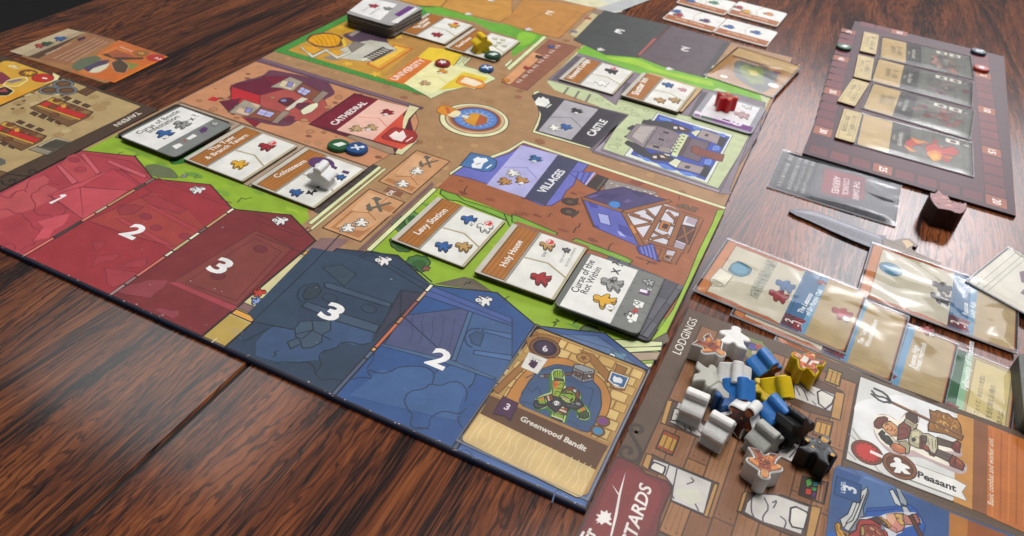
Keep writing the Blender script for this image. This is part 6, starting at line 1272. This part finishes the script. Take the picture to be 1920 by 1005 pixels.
# ------------------------------------------------------------------ wooden figures
FIG = S('0,1 .09,.985 .155,.93 .175,.85 .15,.76 .25,.70 .42,.61 .495,.53 .49,.43 .42,.375 .30,.37 .305,.30 .37,.17 .455,.05 .43,.0 .36,0 .17,.0 .11,.03 .05,.12 0,.15')
FIG = FIG + [(-x, y) for x, y in FIG[-2:0:-1]]
OUTL = chaikin([(x*17, y*16.6-8.3) for x, y in FIG], 1, .2)
def inset_poly(p, d):
    r = []; n = len(p)
    for i in range(n):
        a, b, c = Vector(p[i-1]), Vector(p[i]), Vector(p[(i+1) % n]); e1 = (b-a).normalized(); e2 = (c-b).normalized()
        q = Vector((-e1.y-e2.y, e1.x+e2.x)); q = q/max(.6, q.length_squared/2); r.append((b.x+q.x*d, b.y+q.y*d))
    return r
OUTL = ccw(OUTL); INN = inset_poly(OUTL, .55); STK = inset_poly(OUTL, .75)
def prism(outl, inn, th, c, ch=.55):
    """outline in local x,z; the face looks along -y"""
    V = []; F = []; n = len(outl)
    for p, y in ((inn, -th/2), (outl, -th/2+ch), (outl, th/2-ch), (inn, th/2)): V += [(x, y, z) for x, z in p]
    for k in range(3):
        for i in range(n): j = (i+1) % n; F.append((k*n+i, k*n+j, (k+1)*n+j, (k+1)*n+i))
    for t in tess(inn):
        A, B, D = (Vector(inn[i]) for i in t); t = t if (B-A).cross(D-A) > 0 else tuple(reversed(t))
        F.append(tuple(t)); F.append(tuple(3*n+i for i in reversed(t)))
    return V, F, [col(c)]*len(F)
def sticker_geo(pal, th, seed):
    r = random.Random(seed); V = []; F = []; K = []; y = -th/2-.08; lv = [0]
    def add(p, c):
        lv[0] += 1; o = len(V); V.extend((a, y-lv[0]*.012, b) for a, b in p)
        for t in tess(p):
            A, B, D = (Vector(p[i]) for i in t); t = t if (B-A).cross(D-A) > 0 else tuple(reversed(t)); F.append(tuple(i+o for i in t)); K.append(col(c))
    add(STK, '2b1710'); add(inset_poly(STK, .35), pal[0])
    body = [(-2.2, -3), (2.2, -3), (2.8, 2.6), (-2.8, 2.6)]
    add(body, pal[1]); add([(-2.4, -.6), (2.4, -.6), (2.4, -1.8), (-2.4, -1.8)], pal[3])
    for s in (-1, 1):
        add([(s*2.9, .4), (s*6.6, -1.6), (s*7.0, -.4), (s*3, 2.4)], pal[2]); add([(s*5.4, -2.0), (s*7.2, -1.6), (s*7.0, -.2), (s*5.4, -.2)], pal[4])
        add([(s*.6, -3), (s*2.6, -3), (s*4.8, -7), (s*2.2, -7.2)], pal[1 if s > 0 else 2]); add([(s*2.0, -5.6), (s*3.9, -5.4), (s*5.3, -7.3), (s*2.2, -7.4)], pal[3])
    add([(1.7*math.cos(i*.524), 5.2+2.0*math.sin(i*.524)) for i in range(12)], pal[4]); add([(2.0*math.cos(i*.39), 6.0+1.7*math.sin(i*.39)) for i in range(9)], pal[2])
    add([(-.8, 4.9), (-.3, 4.9), (-.3, 5.2), (-.8, 5.2)], '1d1210'); add([(.3, 4.9), (.8, 4.9), (.8, 5.2), (.3, 5.2)], '1d1210'); add([(-.7, 3.9), (.7, 3.9), (.6, 4.2), (-.6, 4.2)], '5b1d16')
    for k in range(9):
        a, b, q = r.uniform(-5, 5), r.uniform(-6, 3), r.uniform(.3, .8)
        if abs(a) > 3 and b > -.5 and b < -4: continue
        add([(a+q*math.cos(i*1.3), b*.8+q*math.sin(i*1.3)) for i in range(5)], r.choice(pal))
    return V, F, K
MEG = 'wooden meeples heaped on the lodgings mat'
cache = {}
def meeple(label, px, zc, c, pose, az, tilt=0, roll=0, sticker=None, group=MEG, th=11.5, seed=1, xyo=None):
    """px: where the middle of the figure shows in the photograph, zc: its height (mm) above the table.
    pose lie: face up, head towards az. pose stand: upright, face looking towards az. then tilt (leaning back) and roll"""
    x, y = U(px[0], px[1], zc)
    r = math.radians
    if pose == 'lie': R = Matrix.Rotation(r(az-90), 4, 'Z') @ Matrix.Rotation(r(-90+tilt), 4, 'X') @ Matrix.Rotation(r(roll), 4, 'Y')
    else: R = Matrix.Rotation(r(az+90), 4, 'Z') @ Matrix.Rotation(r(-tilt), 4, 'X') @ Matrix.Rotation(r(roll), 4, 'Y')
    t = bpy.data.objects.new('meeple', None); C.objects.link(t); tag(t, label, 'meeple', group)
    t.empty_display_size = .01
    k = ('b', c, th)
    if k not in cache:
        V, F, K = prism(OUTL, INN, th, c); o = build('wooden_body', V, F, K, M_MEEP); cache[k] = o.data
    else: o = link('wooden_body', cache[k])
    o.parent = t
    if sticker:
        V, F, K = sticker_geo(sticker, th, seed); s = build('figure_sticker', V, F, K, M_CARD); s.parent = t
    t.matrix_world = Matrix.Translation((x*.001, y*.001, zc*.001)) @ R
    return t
OR1 = ['b5602a', '8a3a1e', 'd98a3c', '5b2418', 'e0a060']; DK1 = ['5b2418', '3a1a14', '7a2f1c', '2a1412', 'b5683a']; RD1 = ['c24a22', 'e6dccc', 'd9702c', '7a2418', 'e6b088']
BK1 = ['4a4d52', '33363c', '6a6e74', '1f2024', 'd9a23c']
WHM, BLM, YEM, GRM, BKM = 'f0eeea', '2f7bcb', 'f0cc08', 'b4b2a6', '1b1b1e'
f0 = MZ
meeple('plain white meeple lying flat, farthest figure of the heap', (1373, 643), f0+5.8, WHM, 'lie', 95, roll=0)
meeple('white meeple lying with an orange armoured figure sticker, left of the heap', (1331, 664), f0+5.8, WHM, 'lie', -25, sticker=OR1, seed=2)
meeple('plain pale grey star-like meeple lying at the left of the heap', (1328, 718), f0+5.8, GRM, 'lie', 5)
meeple('white meeple standing sideways at the left edge, in front of the grey star-like one', (1303, 757), f0+8.2, WHM, 'stand', 178)
meeple('white meeple standing sideways, second from the left in the front row', (1348, 803), f0+8.2, WHM, 'stand', 168)
meeple('white meeple behind and touching the blue one in the middle of the heap', (1377, 705), f0+12, WHM, 'stand', -75, tilt=-28)
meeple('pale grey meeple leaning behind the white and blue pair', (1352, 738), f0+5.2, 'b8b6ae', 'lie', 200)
meeple('blue meeple with a dark red sticker facing the front, middle of the heap', (1386, 733), f0+10, BLM, 'stand', -68, tilt=-32, sticker=DK1, seed=4)
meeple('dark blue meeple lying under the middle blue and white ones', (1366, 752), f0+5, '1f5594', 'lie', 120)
meeple('blue meeple behind the yellow ones, brown sticker edge to the right', (1432, 684), f0+8.2, BLM, 'stand', -38, tilt=-8, sticker=DK1, seed=5)
meeple('yellow meeple lying with an orange and white figure sticker, right rear of the heap', (1506, 690), f0+5.8, YEM, 'lie', 165, sticker=RD1, seed=6)
meeple('yellow meeple with a brown sticker facing front, centre of the heap', (1458, 729), f0+10.5, YEM, 'stand', -55, tilt=-34, sticker=DK1, seed=7)
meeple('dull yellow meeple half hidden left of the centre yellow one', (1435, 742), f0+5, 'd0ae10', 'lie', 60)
meeple('white meeple with a dark brown armoured figure sticker, front middle', (1397, 778), f0+8.8, WHM, 'stand', -105, tilt=18, roll=24, sticker=DK1, seed=8)
meeple('blue meeple between the white stickered one and the black block', (1452, 771), f0+8.6, BLM, 'stand', -32, tilt=-10, sticker=DK1, seed=9)
meeple('black meeple resting on its side, right of the heap', (1489, 797), f0+9, BKM, 'stand', -35, tilt=10, roll=90)
meeple('plain light grey meeple standing sideways in front of the black one', (1433, 822), f0+8.2, 'b0b0a8', 'stand', -28)
meeple('black meeple lying with a grey armour and gold helmet sticker, front right', (1531, 851), f0+5.8, BKM, 'lie', 75, sticker=BK1, seed=10)
meeple('white meeple lying with an orange bearded figure sticker, nearest figure at the front', (1427, 885), f0+5.8, WHM, 'lie', -80, sticker=OR1, seed=11)
meeple('yellow meeple standing on the blurred far tile', (903, 80), BT+TT+8.2, YEM, 'stand', 325, group=None)
meeple('white meeple standing on the Colosseum tile', (604, 327), BT+TT+8.0, 'f0f0f0', 'stand', -86, tilt=-4, group=None)
meeple('red meeple with a gold figure sticker lying on the purple striped tile', (1363, 192), BT+TT+6.1, 'e0141c', 'lie', 20, sticker=['b5452a', '9a2a1c', 'd98a4a', '7a1814', 'c9704a'], group=None, seed=13)
# ------------------------------------------------------------------ dark red monster piece by the score board
hz = 15
pts = [U(1440+x/4, 251+y/4, hz) for x, y in S('1212,470 1215,440 1250,445 1268,425 1262,418 1290,425 1318,455 1350,462 1372,500 1400,505 1430,520 1470,520 1480,512 1495,530 1492,560 1470,590 1440,600 1400,590 1370,575 1330,568 1275,560 1245,530 1225,500')]
t = thing('monster_piece', 'dark red wooden monster piece with a pale pink printed face beside the score board', 'game piece', (pts[0][0], pts[0][1], 0))
slab('wooden_body', pts, 0, hz, '2c0c0e', '2c0c0e', M_MEEP, t, .5)
a = Art(t, hz, M_CARD); a.part('figure_sticker'); pp = inset_poly(ccw(pts), .5); a.f('a8787a', pp, 'w', o='5b3a3c', w=.4)
r = random.Random(5); cx_ = sum(p[0] for p in pp)/len(pp); cy_ = sum(p[1] for p in pp)/len(pp)
for k in range(24):
    q = pp[k % len(pp)]; m_ = r.uniform(.2, .72); x, y = cx_+(q[0]-cx_)*m_, cy_+(q[1]-cy_)*m_; s_ = r.uniform(.5, 1.3)
    a.f(r.choice(['c98a82', '8a5a66', 'b5847a', 'd9a890', '6b4a5a', 'b9766a']), [(x+s_*1.4*math.cos(i*1.05), y+s_*.8*math.sin(i*1.05)) for i in range(6)], 'w')
# ------------------------------------------------------------------ the sword marker
t = thing('sword_marker', 'flat cardboard sword marker with grey blade and gold hilt under the Rescue Lady Ash card', 'game marker', (20, 500, 0))
def tz(s, z): return [U(1440+x/4, 251+y/4, z) for x, y in S(s)]
BL_ = tz('158,580 165,563 210,560 330,572 440,608 560,655 700,708 815,756 885,760 892,786 860,800 862,870 790,860 640,800 480,730 320,655 210,610', 2)
slab('sword_blade', BL_, 0, 2, '6f6f7a', '3a3222', M_MEEP, t, .3)
slab('sword_hilt', tz('860,795 892,786 945,800 1000,784 1060,780 1128,832 1112,850 1088,842 1080,858 1098,882 1200,925 1300,968 1290,985 1180,960 1050,900 862,872', 2), 0, 2, '7a6a5a', '3f3626', M_MEEP, t, .3)
a = Art(t, 2, M_MEEP); a.part('blade_print'); a.f('9c9cab', '185,572 330,582 440,618 700,718 830,768 850,790 700,735 430,635 300,600', '31'); a.f('5c5c68', '230,602 320,610 700,752 850,815 850,850 640,770 440,690', '31')
a.l('4a4a52', .35, '175,575 330,640 640,770 850,850', '31'); a.part('hilt_print'); a.f('c9a878', '1000,800 1050,792 1095,830 1060,850 1040,870 1030,840', '31', o='5a4428', w=.3); a.l('5a4428', .4, '900,800 1010,850 1200,930', '31')
# ------------------------------------------------------------------ far corner
t = thing('white_cabinet', 'sliver of a white upright panel beyond the table at the left edge', 'cabinet', (-900, 300, -400))
x_, y_ = U(0, 62, -60); x_ -= 0
slab('cabinet_side', [(x_-300, y_-30), (x_-4, y_-30), (x_-4, y_), (x_-300, y_)], -700, -60, 'd8d8d2', 'd8d8d2', M_CARD, t, 2)
for a in ALL: a.flush()
